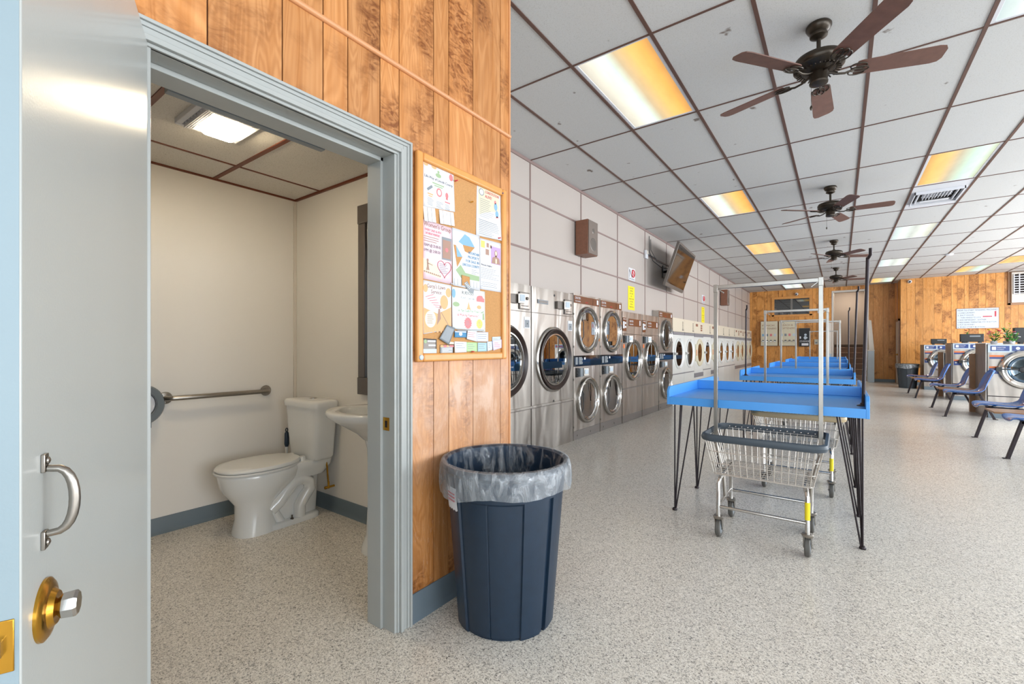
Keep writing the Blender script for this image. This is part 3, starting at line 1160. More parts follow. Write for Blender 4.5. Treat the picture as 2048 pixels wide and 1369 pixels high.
t = thing('grab_bar', 'brushed steel grab bar on the restroom wall left of the toilet', 'grab bar', (BX, 1.345, 0.868))
g = G()
pts = [(0.0, -0.315, 0), (0.045, -0.315, 0), (0.062, -0.305, 0), (0.07, -0.285, 0), (0.07, 0.285, 0), (0.062, 0.305, 0), (0.045, 0.315, 0), (0.0, 0.315, 0)]
g.tube(pts, 0.016, 16)
g.obj('rail', 'chrome_dull', t)
for s_ in (-0.315, 0.315):
    g = G()
    g.lathe([(0.038, 0.0), (0.040, 0.006), (0.036, 0.012), (0.02, 0.015)], (0, s_, 0), 24, 'x')
    for q in (0, 2.1, 4.2):
        g.lathe([(0.005, 0.010), (0.005, 0.0145), (0.002, 0.016)], (0, s_ + 0.028 * math.cos(q + 0.5), 0.028 * math.sin(q + 0.5)), 8, 'x')
    g.obj('flange', 'chrome_dull', t)

t = thing('toilet_paper_dispenser', 'round grey jumbo toilet paper dispenser on the restroom wall beside the door edge', 'dispenser', (BX, 0.872, 0.845))
g = G()
rings_ = []
for r, h in ((0.126, 0.0), (0.126, 0.11), (0.118, 0.122), (0.086, 0.122), (0.082, 0.10)):
    rings_.append((r, h))
g.lathe(rings_, (0, 0, 0), 48, 'x', cap=(True, False))
g.box(0.0, 0.10, -0.02, 0.06, -0.145, -0.11)
g.obj('housing', P('smoke_grey_plastic', '6a7379', 0.2), t)
g = G()
g.lathe([(0.080, 0.02), (0.080, 0.095), (0.04, 0.097), (0.035, 0.06)], (0, 0, 0), 40, 'x')
g.obj('paper_roll', 'white', t)
g = G()
g.lathe([(0.034, 0.02), (0.034, 0.10), (0.01, 0.105)], (0, 0, 0), 20, 'x')
g.obj('spindle', 'inkred', t)

# toilet: local origin on the wall line, bowl towards -y
t = thing('toilet', 'white two-piece toilet in the corner of the restroom', 'toilet', (-3.09, BY - 0.012, 0))
g = G()
g.loft([(0, -0.50, 0.0, 0.118, 0.125, 2.4), (0, -0.50, 0.02, 0.118, 0.125, 2.4), (0, -0.50, 0.10, 0.105, 0.112), (0, -0.49, 0.19, 0.108, 0.125), (0, -0.485, 0.23, 0.125, 0.16), (0, -0.475, 0.28, 0.155, 0.205),
        (0, -0.465, 0.33, 0.177, 0.236), (0, -0.46, 0.375, 0.184, 0.250), (0, -0.46, 0.392, 0.186, 0.252), (0, -0.46, 0.400, 0.180, 0.246)], 56)
g.loft([(0, -0.20, 0.30, 0.105, 0.16, 4), (0, -0.17, 0.36, 0.125, 0.165, 5), (0, -0.165, 0.405, 0.135, 0.16, 6), (0, -0.165, 0.41, 0.13, 0.155, 6)], 40)
g.obj('bowl', 'porcelain', t, angle=60)
g = G()
g.loft([(0, -0.29, 0.0, 0.112, 0.20, 5), (0, -0.29, 0.028, 0.112, 0.20, 5), (0, -0.29, 0.036, 0.104, 0.19, 5)], 40)
g.loft([(0, -0.26, 0.02, 0.058, 0.17, 4), (0, -0.24, 0.34, 0.062, 0.17, 4)], 32)
for sx in (-1, 1):
    g.tube([(sx * 0.062, -0.43, 0.13), (sx * 0.07, -0.38, 0.17), (sx * 0.076, -0.335, 0.225), (sx * 0.078, -0.285, 0.275), (sx * 0.078, -0.225, 0.292), (sx * 0.078, -0.175, 0.262), (sx * 0.078, -0.165, 0.21),
            (sx * 0.076, -0.205, 0.16), (sx * 0.074, -0.235, 0.11), (sx * 0.07, -0.235, 0.03)], [0.045, 0.045, 0.043, 0.041, 0.040, 0.040, 0.040, 0.040, 0.039, 0.038], 18)
    g.tube([(sx * 0.052, -0.40, 0.30), (sx * 0.06, -0.36, 0.20), (sx * 0.058, -0.40, 0.11), (sx * 0.055, -0.36, 0.03)], [0.035, 0.03, 0.028, 0.03], 14)
g.obj('trapway_base', 'porcelain', t, angle=60)
g = G()
for sx in (-1, 1):
    g.cyl((sx * 0.095, -0.30, 0.03), (sx * 0.095, -0.30, 0.062), 0.0045, n=8)
    g.lathe([(0.012, 0.034), (0.010, 0.042), (0.003, 0.044)], (sx * 0.095, -0.30, 0), 10)
g.obj('floor_bolt', 'darkbase', t)
g = G()
g.loft([(0, -0.475, 0.402, 0.183, 0.250, 2.2), (0, -0.475, 0.412, 0.188, 0.255, 2.2), (0, -0.475, 0.418, 0.185, 0.252, 2.2)], 56)
g.obj('seat', 'seatwhite', t)
g = G()
g.loft([(0, -0.470, 0.421, 0.185, 0.250, 2.25), (0, -0.470, 0.430, 0.189, 0.254, 2.25), (0, -0.468, 0.444, 0.182, 0.246, 2.25), (0, -0.465, 0.450, 0.150, 0.215, 2.25)], 56)
for sx in (-0.075, 0.075):
    g.loft([(sx, -0.218, 0.408, 0.02, 0.02, 4), (sx, -0.218, 0.440, 0.018, 0.018, 4)], 16)
g.obj('lid', 'seatwhite', t, angle=50)
g = G()
g.loft([(0, -0.105, 0.408, 0.165, 0.075, 5), (0, -0.105, 0.43, 0.178, 0.085, 5), (0, -0.108, 0.60, 0.192, 0.095, 5), (0, -0.11, 0.775, 0.205, 0.103, 5)], 48)
g.obj('tank', 'porcelain', t, angle=60)
g = G()
g.loft([(0, -0.112, 0.776, 0.215, 0.110, 5), (0, -0.112, 0.806, 0.219, 0.113, 5), (0, -0.112, 0.822, 0.208, 0.102, 5), (0, -0.112, 0.826, 0.17, 0.07, 5)], 48)
g.obj('tank_lid', 'porcelain', t, angle=50)
g = G()
g.lathe([(0.024, 0.824), (0.024, 0.831), (0.018, 0.834), (0.002, 0.835)], (0.01, -0.10, 0), 24)
g.obj('flush_button', 'chrome', t)
g = G()
g.tube([(0.12, -0.07, 0.41), (0.122, -0.06, 0.34), (0.105, -0.045, 0.28), (0.10, -0.035, 0.20)], 0.006, 8)
g.cyl((0.10, 0.011, 0.185), (0.10, -0.05, 0.185), 0.008, n=12)
g.lathe([(0.011, 0), (0.011, 0.014), (0.004, 0.018)], (0.10, -0.05, 0.185), 12, 'y')
g.cyl((0.10, -0.035, 0.175), (0.10, -0.035, 0.225), 0.007, n=12)
g.obj('supply_valve', 'brass', t)

t = thing('toilet_brush', 'upright toilet brush with a navy handle between the toilet tank and the wall', 'brush', (-3.36, BY - 0.16, 0))
g = G()
g.lathe([(0.05, 0.0), (0.052, 0.01), (0.045, 0.14), (0.04, 0.15), (0.02, 0.15)], (0, 0, 0), 24)
g.obj('holder', 'seatwhite', t)
g = G()
g.tube([(0, 0, 0.14), (0, 0, 0.40), (0, 0, 0.45)], [0.009, 0.009, 0.012], 12)
g.obj('shaft', 'seatwhite', t)
g = G()
g.tube([(0, 0, 0.45), (0, 0, 0.47), (0, 0, 0.55), (0, 0, 0.562)], [0.012, 0.017, 0.015, 0.008], 14)
g.tube([(0.0, 0.008 * math.cos(q), 0.575 + 0.013 * math.sin(q)) for q in [2 * PI * k / 12 for k in range(12)]], 0.004, 6, closed=True)
g.obj('grip', 'can', t)

# pedestal sink
t = thing('pedestal_sink', 'white pedestal sink half hidden behind the grey door jamb', 'sink', (-2.2, BY, 0))
g = G()
g.loft([(0, -0.20, 0.0, 0.118, 0.105), (0, -0.20, 0.03, 0.115, 0.102), (0, -0.195, 0.10, 0.088, 0.085), (0, -0.19, 0.35, 0.074, 0.078), (0, -0.19, 0.60, 0.080, 0.085), (0, -0.20, 0.70, 0.105, 0.10)], 40)
g.obj('pedestal', 'porcelain', t, angle=60)
g = G()
g.loft([(0, -0.20, 0.66, 0.10, 0.10), (0, -0.215, 0.70, 0.125, 0.125), (0, -0.235, 0.745, 0.19, 0.175), (0, -0.25, 0.785, 0.262, 0.222), (0, -0.252, 0.805, 0.285, 0.243), (0, -0.252, 0.825, 0.290, 0.248), (0, -0.252, 0.835, 0.283, 0.241),
        (0, -0.262, 0.834, 0.215, 0.168), (0, -0.262, 0.815, 0.200, 0.152), (0, -0.262, 0.75, 0.15, 0.11), (0, -0.262, 0.715, 0.05, 0.04)], 56)
g.loft([(0, -0.055, 0.78, 0.22, 0.05, 5), (0, -0.055, 0.835, 0.23, 0.052, 5), (0, -0.055, 0.845, 0.22, 0.046, 5)], 32)
g.obj('basin', 'porcelain', t, angle=60)
g = G()
g.cyl((0, -0.07, 0.84), (0, -0.07, 0.90), 0.02)
g.tube([(0, -0.07, 0.90), (0, -0.10, 0.915), (0, -0.16, 0.905), (0, -0.175, 0.885)], [0.014, 0.013, 0.011, 0.010], 12)
for sx in (-0.1, 0.1):
    g.lathe([(0.022, 0.843), (0.02, 0.87), (0.026, 0.88), (0.024, 0.90), (0.005, 0.905)], (sx, -0.065, 0), 20)
g.obj('faucet', 'chrome', t)

t = thing('wall_mirror', 'tall mirror in a dark grey wood frame above the pedestal sink', 'mirror', (-2.2, BY, 1.52))
g = G()
g.box(-0.475, 0.475, -0.028, 0, 0.52, 0.645)
g.box(-0.475, 0.475, -0.028, 0, -0.645, -0.53)
g.box(-0.475, -0.40, -0.022, 0, -0.53, 0.52)
g.box(0.40, 0.475, -0.022, 0, -0.53, 0.52)
g.obj('frame', P('dark_grey_wood', '5a534f', 0.28, var=0.2, scale=14), t, bevel=0.003)
g = G()
g.box(-0.40, 0.40, -0.010, 0, -0.53, 0.52)
g.obj('glass', 'mirror', t)

# ================================================================== DRYERS along the left wall
# built facing -y with x along the wall, then turned to face +x
XD = -2.75


def port(body, parent, cx, cz, r, depth=0.42, drum='drum'):
    """round opening with a metal drum behind it (the plate with the hole is made by the caller)"""
    g = G()
    g.lathe([(r, -0.002), (r, -0.05), (r * 0.94, -0.055), (r * 1.02, -0.07), (r * 1.02, -depth)], (cx, 0, cz), 40, 'y', cap=(False, True))
    for k in range(3):
        a = 2 * PI * k / 3 + 0.4
        g.obox((cx + r * 0.93 * math.cos(a), depth * 0.55, cz + r * 0.93 * math.sin(a)), (0.06, depth * 0.8, 0.03), Matrix.Rotation(-a, 3, 'Y'))
    return g.obj('drum', drum, parent)


def dryer_door(parent, cx, cz, r, style):
    if style == 'dark':
        g = G()
        g.mi = 0
        g.lathe([(r + 0.045, 0.0), (r + 0.045, 0.016), (r + 0.030, 0.026), (r + 0.022, 0.026)], (cx, 0, cz), 72, 'y', cap=(False, False))
        g.mi = 1
        g.lathe([(r + 0.022, 0.026), (r + 0.018, 0.050), (r + 0.006, 0.054), (r - 0.022, 0.036), (r - 0.030, 0.024)], (cx, 0, cz), 72, 'y', cap=(False, False))
        g.mi = 0
        g.lathe([(r - 0.030, 0.024), (r - 0.036, 0.034), (r - 0.048, 0.034), (r - 0.054, 0.006)], (cx, 0, cz), 72, 'y', cap=(False, False))
        d = g.obj('door', ['chrome', 'darkrim'], parent)
        gr = r - 0.052
        g = G()
        g.lathe([(gr, 0.006), (gr, 0.012)], (cx, 0, cz), 48, 'y')
        g.obj('glass', 'glass', d)
    elif style == 'chrome':
        g = G()
        g.lathe([(r + 0.004, 0.0), (r + 0.006, 0.020), (r - 0.006, 0.040), (r - 0.022, 0.046), (r - 0.036, 0.036), (r - 0.042, 0.018), (r - 0.060, 0.014), (r - 0.066, 0.022), (r - 0.074, 0.018), (r - 0.078, 0.0)], (cx, 0, cz), 64, 'y', cap=(False, False))
        for k in (-1, 1):
            g.box(cx + r - 0.02, cx + r + 0.032, -0.03, 0, cz + k * 0.13 - 0.02, cz + k * 0.13 + 0.02)
        d = g.obj('door', 'chrome', parent)
        gr = r - 0.076
        g = G()
        g.lathe([(gr, 0.006), (gr, 0.012)], (cx, 0, cz), 48, 'y')
        g.obj('glass', 'glass', d)
        g = G()
        xh = cx - gr + 0.055
        g.tube([(xh - 0.03, -0.026, cz + 0.155), (xh - 0.028, -0.03, cz + 0.125), (xh, -0.034, cz + 0.095), (xh, -0.034, cz - 0.095), (xh - 0.028, -0.03, cz - 0.125), (xh - 0.030, -0.026, cz - 0.155)], 0.0065, 8)
        g.obj('handle', 'black', d)
    elif style == 'white':
        g = G()
        g.lathe([(r + 0.005, 0.0), (r + 0.004, 0.020), (r - 0.010, 0.032), (r - 0.024, 0.026), (r - 0.050, 0.006), (r - 0.062, 0.0)], (cx, 0, cz), 56, 'y', cap=(False, False))
        d = g.obj('door', 'porcelain', parent)
        g = G()
        g.lathe([(r - 0.06, 0.002), (r - 0.06, 0.008)], (cx, 0, cz), 48, 'y')
        g.obj('glass', 'glass_brown', d)
        g = G()
        g.box(cx - r - 0.035, cx - r + 0.03, -0.028, 0, cz - 0.022, cz + 0.028, 0)
        g.lathe([(0.030, 0.026), (0.034, 0.05), (0.026, 0.062), (0.008, 0.066)], (cx - r + 0.045, 0, cz), 18, 'y')
        g.obj('handle', 'chrome', d)
    else:  # cream door in a raised frame with a squared latch side
        g = G()
        g.lathe([(r + 0.045, 0.0), (r + 0.045, 0.022), (r + 0.02, 0.034), (r - 0.01, 0.034), (r - 0.02, 0.02), (r - 0.065, 0.014), (r - 0.075, 0.0)], (cx, 0, cz), 56, 'y', cap=(False, False))
        g.box(cx - r - 0.11, cx - r + 0.02, -0.026, 0, cz - 0.20, cz + 0.20)
        d = g.obj('door', 'cream', parent, bevel=0.004)
        g = G()
        g.lathe([(r - 0.07, 0.006), (r - 0.07, 0.012)], (cx, 0, cz), 48, 'y')
        g.obj('glass', 'glass_brown', d)
        g = G()
        g.box(cx - r - 0.10, cx - r - 0.06, -0.032, -0.026, cz - 0.07, cz + 0.07)
        g.obj('latch', 'orange', d)


def card_reader(parent, x, z):
    g = G()
    g.box(x - 0.085, x - 0.035, -0.014, 0.004, z - 0.06, z + 0.06, 0)
    g.lathe([(0.012, 0.014), (0.012, 0.02), (0.004, 0.022)], (x - 0.06, 0, z + 0.025), 12, 'y')
    g.lathe([(0.010, 0.014), (0.010, 0.02), (0.004, 0.022)], (x - 0.06, 0, z - 0.02), 12, 'y')
    g.obj('coin_slot', ['black'], parent)
    g = G()
    R = Matrix.Rotation(-0.35, 3, 'Z')
    g.box(x - 0.02, x + 0.06, -0.035, 0.004, z - 0.055, z + 0.055, 0)
    g.obox((x + 0.10, -0.045, z + 0.005), (0.085, 0.035, 0.10), R, 1)
    g.obox((x + 0.094, -0.0645, z + 0.008), (0.062, 0.004, 0.06), R, 2)
    g.obj('card_reader', ['greycard', 'chrome_dull', 'pale'], parent, bevel=0.003)


def big_dryer(y0, w, label):
    t = thing('dryer', label, 'dryer', (XD, y0, 0), PI / 2)
    H = 1.87
    g = G()
    g.openbox(0.002, w - 0.002, 0, 0.78, 0, H)
    g.hole_plate(0.002, w - 0.002, 0.545, 1.575, w / 2, 1.05, 0.34)
    for a, b in ((0, 0.525), (0.525, 0.545), (1.575, 1.585), (1.585, H)):
        g.box(0.002, w - 0.002, 0.0, 0.004, a, b)
    g.box(0.002, w - 0.002, -0.022, 0.0, 0.525, 0.548)
    g.obj('body', 'steel', t, doubles=True)
    g = G()
    g.box(0.001, 0.006, -0.006, 0, 0, H)
    g.box(0.006, w - 0.002, -0.003, 0.001, 0.512, 0.525)
    g.box(0.006, w - 0.002, -0.003, 0.001, 1.576, 1.584)
    g.obj('edge_seam', 'tvgrey', t)
    port(None, t, w / 2, 1.05, 0.34)
    dryer_door(t, w / 2, 1.05, 0.34, 'dark')
    g = G()
    g.box(0.73, 0.925, -0.012, 0, 1.60, 1.785, 0)
    g.box(0.742, 0.913, -0.015, -0.012, 1.612, 1.773, 1)
    g.box(0.77, 0.81, -0.017, -0.015, 1.735, 1.76, 2)
    for k in range(5):
        g.box(0.76 + k * 0.028, 0.775 + k * 0.028, -0.018, -0.015, 1.632, 1.645, 0)
    g.lathe([(0.016, 0.015), (0.016, 0.03), (0.01, 0.034)], (0.86, 0, 1.72), 12, 'y')
    g.obj('control_panel', ['tvgrey', 'steel_plain', 'black'], t, bevel=0.002)
    g = G()
    g.box(0.53, 0.66, -0.03, 0, 1.655, 1.745, 0)
    g.obox((0.70, -0.05, 1.705), (0.085, 0.05, 0.10), Matrix.Rotation(-0.5, 3, 'Z'), 1)
    g.obox((0.692, -0.076, 1.71), (0.06, 0.004, 0.07), Matrix.Rotation(-0.5, 3, 'Z'), 2)
    g.obj('card_reader', ['tvgrey', 'chrome_dull', 'pale'], t, bevel=0.004)
    g = G()
    g.box(0.13, 0.35, -0.008, 0, 1.69, 1.735, 0)
    g.box(0.15, 0.33, -0.011, -0.008, 1.70, 1.725, 1)
    g.obj('name_plate', ['greycard', 'steel_kick'], t)
    g = G()
    g.box(0.83, 0.935, -0.004, 0, 1.40, 1.525, 0)
    g.box(0.845, 0.92, -0.008, -0.004, 1.41, 1.49, 1)
    g.lathe([(0.008, 0.008), (0.008, 0.014), (0.003, 0.016)], (0.882, 0, 1.45), 10, 'y')
    g.obj('start_switch', ['white', 'greycard'], t)
    g = G()
    for xx, zz in ((0.50, 1.81), (w / 2, 0.555)):
        g.lathe([(0.014, 0), (0.014, 0.004), (0.006, 0.006)], (xx, 0, zz), 14, 'y')
    g.obj('key_lock', 'black', t)
    return t


def header_labels(t, w, z0, z1, xa):
    g = G()
    g.box(xa, w * 0.70, -0.004, 0, z0, z1)
    g.box(w * 0.715, w - 0.03, -0.004, 0, z0, z1)
    b = g.obj('header_label', 'brownlabel', t)
    h = z1 - z0
    write('DEXTER', h * 0.42, (xa + 0.03, -0.0045, z0 + h * 0.55), RY, 'white', b)
    write('STACK DRYER' if h < 0.12 else 'DRYER', h * 0.24, (xa + 0.03, -0.0045, z0 + h * 0.18), RY, 'white', b)
    write('EXPRESS', h * 0.22, (xa + w * 0.40, -0.0045, z0 + h * 0.18), RY, 'red', b)
    g = G()
    g.box(w * 0.86, w * 0.92, -0.006, -0.004, z0 + h * 0.2, z0 + h * 0.85)
    g.obj('size_badge', 'white', b)


def stack_dryer(y0, w, label):
    t = thing('stacked_dryer', label, 'dryer', (XD, y0, 0), PI / 2)
    H = 1.885
    g = G()
    g.openbox(0.002, w - 0.002, 0, 0.78, 0, H)
    r, cx = 0.262, w * 0.5
    g.hole_plate(0.002, w - 0.002, 0.115, 0.94, cx, 0.49, r)
    g.hole_plate(0.002, w - 0.002, 1.09, 1.885, cx, 1.425, r)
    g.box(0.002, w - 0.002, 0.001, 0.03, 0.94, 1.09)
    g.obj('body', 'steel_plain', t, doubles=True)
    g = G()
    g.box(0.002, w - 0.002, 0.001, 0.03, 0, 0.113)
    for xx in (0.12, 0.5):
        g.lathe([(0.012, 0), (0.012, 0.006), (0.004, 0.008)], (xx, 0, 0.05), 10, 'y')
    g.obj('kick_plate', 'steel_kick', t)
    g = G()
    g.box(0.001, 0.006, -0.006, 0, 0, H)
    for zz in (0.17, 0.78, 1.20, 1.62):
        g.box(0.001, 0.014, -0.012, 0, zz - 0.012, zz + 0.012)
    g.obj('edge_seam', 'chrome_dull', t)
    for cz in (0.49, 1.425):
        port(None, t, cx, cz, r)
        dryer_door(t, cx, cz, r + 0.042, 'chrome')
    header_labels(t, w, 1.765, 1.862, 0.02)
    g = G()
    g.box(0.006, w - 0.006, -0.018, 0, 0.945, 1.085, 0)
    g.mi = 1
    for k in range(2):
        g.box(0.03 + k * 0.09, 0.09 + k * 0.12, -0.021, -0.018, 0.97, 1.065)
    for q in range(4):
        g.lathe([(0.02, 0.021), (0.02, 0.027), (0.006, 0.03)], (0.15 + 0.045 * (q % 2), 0, 0.99 + 0.045 * (q // 2)), 10, 'y')
    g.mi = 2
    g.box(0.27, 0.31, -0.021, -0.018, 1.03, 1.06)
    g.obj('control_panel', ['blackgloss', 'greycard', 'white'], t, bevel=0.002)
    card_reader(t, 0.16, 0.865)
    return t


def single_dryer(y0, w, label):
    t = thing('dryer', label, 'dryer', (XD, y0, 0), PI / 2)
    H = 1.757
    g = G()
    g.openbox(0.002, w - 0.002, 0, 0.78, 0, H)
    r, cx, cz = 0.29, w * 0.52, 0.985
    g.hole_plate(0.002, w - 0.002, 0.54, 1.40, cx, cz, r)
    for a, b in ((0.11, 0.53), (1.406, H)):
        g.box(0.002, w - 0.002, 0.001, 0.03, a, b)
    g.obj('body', 'steel_plain', t, doubles=True)
    g = G()
    g.box(0.002, w - 0.002, 0.004, 0.03, 0, 0.11)
    g.box(0.002, w - 0.002, -0.006, 0.03, 0.525, 0.545)
    g.obj('kick_plate', 'steel_kick', t)
    g = G()
    g.box(0.001, 0.006, -0.005, 0, 0, H)
    g.obj('edge_seam', 'chrome_dull', t)
    port(None, t, cx, cz, r)
    dryer_door(t, cx, cz, r + 0.045, 'chrome')
    g = G()
    g.box(0.27, w - 0.04, -0.004, 0, 1.535, 1.655)
    b = g.obj('header_label', 'brownlabel', t)
    write('DEXTER', 0.045, (0.30, -0.0045, 1.60), RY, 'white', b)
    write('50LB DRYER', 0.03, (0.30, -0.0045, 1.555), RY, 'white', b)
    g = G()
    g.box(w * 0.85, w * 0.90, -0.006, -0.004, 1.555, 1.64)
    g.obj('size_badge', 'white', b)
    g = G()
    g.box(0.02, 0.16, -0.006, 0, 1.45, 1.66, 0)
    g.box(0.025, 0.085, -0.008, -0.006, 1.49, 1.60, 1)
    g.box(0.10, 0.15, -0.008, -0.006, 1.50, 1.53, 1)
    g.box(0.10, 0.15, -0.008, -0.006, 1.56, 1.59, 1)
    for k in range(3):
        g.box(0.035 + k * 0.045, 0.055 + k * 0.045, -0.008, -0.006, 1.63, 1.645, 1)
    g.obj('control_panel', ['brownlabel', 'white'], t)
    card_reader(t, 0.13, 1.32)
    g = G()
    g.box(0.04, 0.10, -0.005, 0, 1.18, 1.24)
    g.obj('sticker', 'orange', t)
    return t


def white_dryer(w, cream):
    t = thing('dryer', '-', 'dryer', (XD, 0, 0), PI / 2, 'white dryers along the far half of the wall')
    H = 1.798
    g = G()
    g.openbox(0.002, w - 0.002, 0, 0.78, 0, H)
    r, cx, cz = (0.275, w * 0.52, 1.055) if not cream else (0.24, w * 0.58, 1.06)
    g.hole_plate(0.002, w - 0.002, 0.64, 1.45, cx, cz, r)
    zb = 0.62 if not cream else 0.54
    g.box(0.002, w - 0.002, 0.001, 0.03, 0.0, zb)
    g.box(0.002, w - 0.002, 0.001, 0.03, zb + 0.02, 0.64)
    g.obj('body', 'enamel', t, doubles=True)
    g = G()
    g.box(0.002, w - 0.002, -0.004, 0.0, 1.515, H)
    g.obj('header', 'enamel_low', t)
    g = G()
    if cream:
        g.box(0.004, w - 0.004, -0.012, 0, 1.43, 1.515)
        g.obj('trim_strip', 'strip', t)
        g = G()
        g.box(0.004, w - 0.004, -0.012, 0.003, zb - 0.06, zb + 0.04)
    else:
        g.box(0.01, w - 0.01, -0.010, 0, 1.455, 1.51)
        g.obj('trim_strip', 'strip', t)
        g = G()
        g.box(0.004, w - 0.004, -0.004, 0.003, zb, zb + 0.022)
    g.obj('trim_strip', 'strip', t)
    g = G()
    if cream:
        g.box(w * 0.16, w * 0.38, -0.007, -0.004, 1.68, 1.74, 0)
        for k in range(3):
            g.box(w * 0.70, w * 0.88, -0.007, -0.004, 1.58 + 0.055 * k, 1.62 + 0.055 * k, 0)
    else:
        for k in range(5):
            g.box(w * 0.83, w * 0.90, -0.007, -0.004, 1.58 + 0.035 * k, 1.60 + 0.035 * k, 0)
        g.box(w * 0.82, w * 0.92, -0.012, -0.004, 1.548, 1.572, 0)
    g.obj('dial_label', 'steel_kick' if not cream else 'inkbrown', t)
    port(None, t, cx, cz, r, drum='enamel' if cream else 'drum')
    dryer_door(t, cx, cz, r + 0.045, 'cream' if cream else 'white')
    return t


big_dryer(3.162, 0.965, 'large stainless dryer with dark door rim, cut by the edge of the wood wall')
big_dryer(4.127, 0.965, 'large stainless dryer with wide dark-rimmed round door, fully in view')
stack_dryer(5.092, 0.795, 'stacked steel dryer with brown header right of the large stainless dryers')
stack_dryer(5.887, 0.795, 'stacked steel dryer with brown header, second of the adjoining pair')
single_dryer(6.688, 0.872, 'lower steel dryer with one chrome door, right below the yellow notice')
single_dryer(7.562, 0.868, 'lower steel dryer with one chrome door, beside the lone stacked dryer')
stack_dryer(8.434, 0.868, 'stacked steel dryer with brown header where the white dryers begin')
order = [0, 0, 1, 0, 1, 0, 0, 0, 1, 1, 1, 1]
words_ = ['first', 'second', 'third', 'fourth', 'fifth', 'sixth', 'seventh', 'eighth', 'ninth', 'tenth', 'eleventh', 'last']
wy = (19.36 - 9.306) / 12
pa, pb = white_dryer(wy - 0.004, False), white_dryer(wy - 0.004, True)
used = set()
for k in range(12):
    kind = order[k]
    src = (pa, pb)[kind]
    lab = '%s white-fronted dryer from the steel dryers, with a %s' % (words_[k], 'cream squared door' if kind else 'tinted round door and chrome knob')
    if k == 11:
        lab = 'last white-fronted dryer of the row, touching the wooden back wall'
    y = 9.308 + k * wy
    if kind not in used:
        used.add(kind)
        src.location = (XD, y, 0)
        src['label'] = lab
    else:
        dup(src, (XD, y, 0), PI / 2, lab)

# ================================================================== THINGS ON THE LEFT WALL


def speaker(y0, label):
    t = thing('wall_speaker', label, 'speaker', (XL, y0, 2.65), 0, 'wall speakers')
    g = G()
    g.box(0.018, 0.20, 0, 0.28, -0.225, 0.23)
    g.obj('cabinet', 'speakerwood', t, bevel=0.004)
    g = G()
    g.box(0.20, 0.212, 0.006, 0.274, -0.218, 0.223)
    g.obj('grille', 'grille', t, bevel=0.004)
    g = G()
    g.lathe([(0.09, 0.212), (0.085, 0.2145), (0.075, 0.2145)], (0, 0.14, -0.09), 28, 'x')
    g.lathe([(0.035, 0.212), (0.030, 0.2145)], (0, 0.14, 0.09), 20, 'x')
    g.obj('cone_outline', 'tvgrey', t)
    g = G()
    g.box(0.0, 0.018, 0.10, 0.18, -0.06, 0.06)
    g.obj('bracket', 'black', t)


speaker(5.35, 'walnut box speaker high on the wall above the stacked dryers')
speaker(14.35, 'walnut box speaker high on the wall above the far white dryers')

# television
t = thing('television', 'flat television hung high on the white panelled wall, tilted down', 'television', (-2.50, 8.95, 2.70))
Rt = Matrix.Rotation(math.radians(4), 3, 'Z') @ Matrix.Rotation(math.radians(19), 3, 'Y')
TW, TH = 1.50, 0.80
g = G()
g.obox(Rt @ Vector((0, 0, 0)), (0.05, TW, TH), Rt, 0)
g.obox(Rt @ Vector((-0.04, 0, -0.05)), (0.05, TW * 0.6, TH * 0.6), Rt, 1)
g.obj('casing', ['tvgrey', 'black'], t, bevel=0.006)
g = G()
g.obox(Rt @ Vector((0.026, 0, 0.012)), (0.003, TW - 0.05, TH - 0.10), Rt)
g.obj('screen', 'screen', t)
g = G()
g.box(-0.362, -0.345, 0.05, 0.25, -0.12, 0.12)
g.tube([(-0.35, 0.15, 0.0), (-0.2, 0.05, 0.0), (-0.06, 0, -0.04)], 0.025, 8)
g.obj('wall_mount', 'black', t)
g = G()
g.tube([(-0.05, -0.3, -0.05), (-0.2, -0.5, -0.02), (-0.32, -0.62, 0.10), (-0.355, -0.70, 0.25), (-0.355, -0.72, 0.55)], 0.006, 6)
g.tube([(-0.05, -0.3, -0.02), (-0.25, -0.6, 0.08), (-0.345, -0.66, 0.30), (-0.35, -0.66, 0.5)], 0.005, 6)
g.obj('cable', 'black', t)

t = thing('surface_outlet', 'small white surface outlet box on the batten between the speaker and the television', 'outlet', (XL + 0.007, 8.04, 2.88))
g = G()
g.box(0, 0.035, -0.055, 0.055, -0.08, 0.07)
g.obj('box', 'white', t, bevel=0.004)
g = G()
g.box(0.035, 0.048, -0.03, 0.03, 0.0, 0.06)
g.obj('plug', 'offwhite', t, bevel=0.003)
g = G()
g.tube([(0.008, 0.055, 0.02), (0.008, 0.3, 0.018), (0.012, 0.55, 0.012)], 0.007, 6)
g.obj('cord', 'bumper', t)

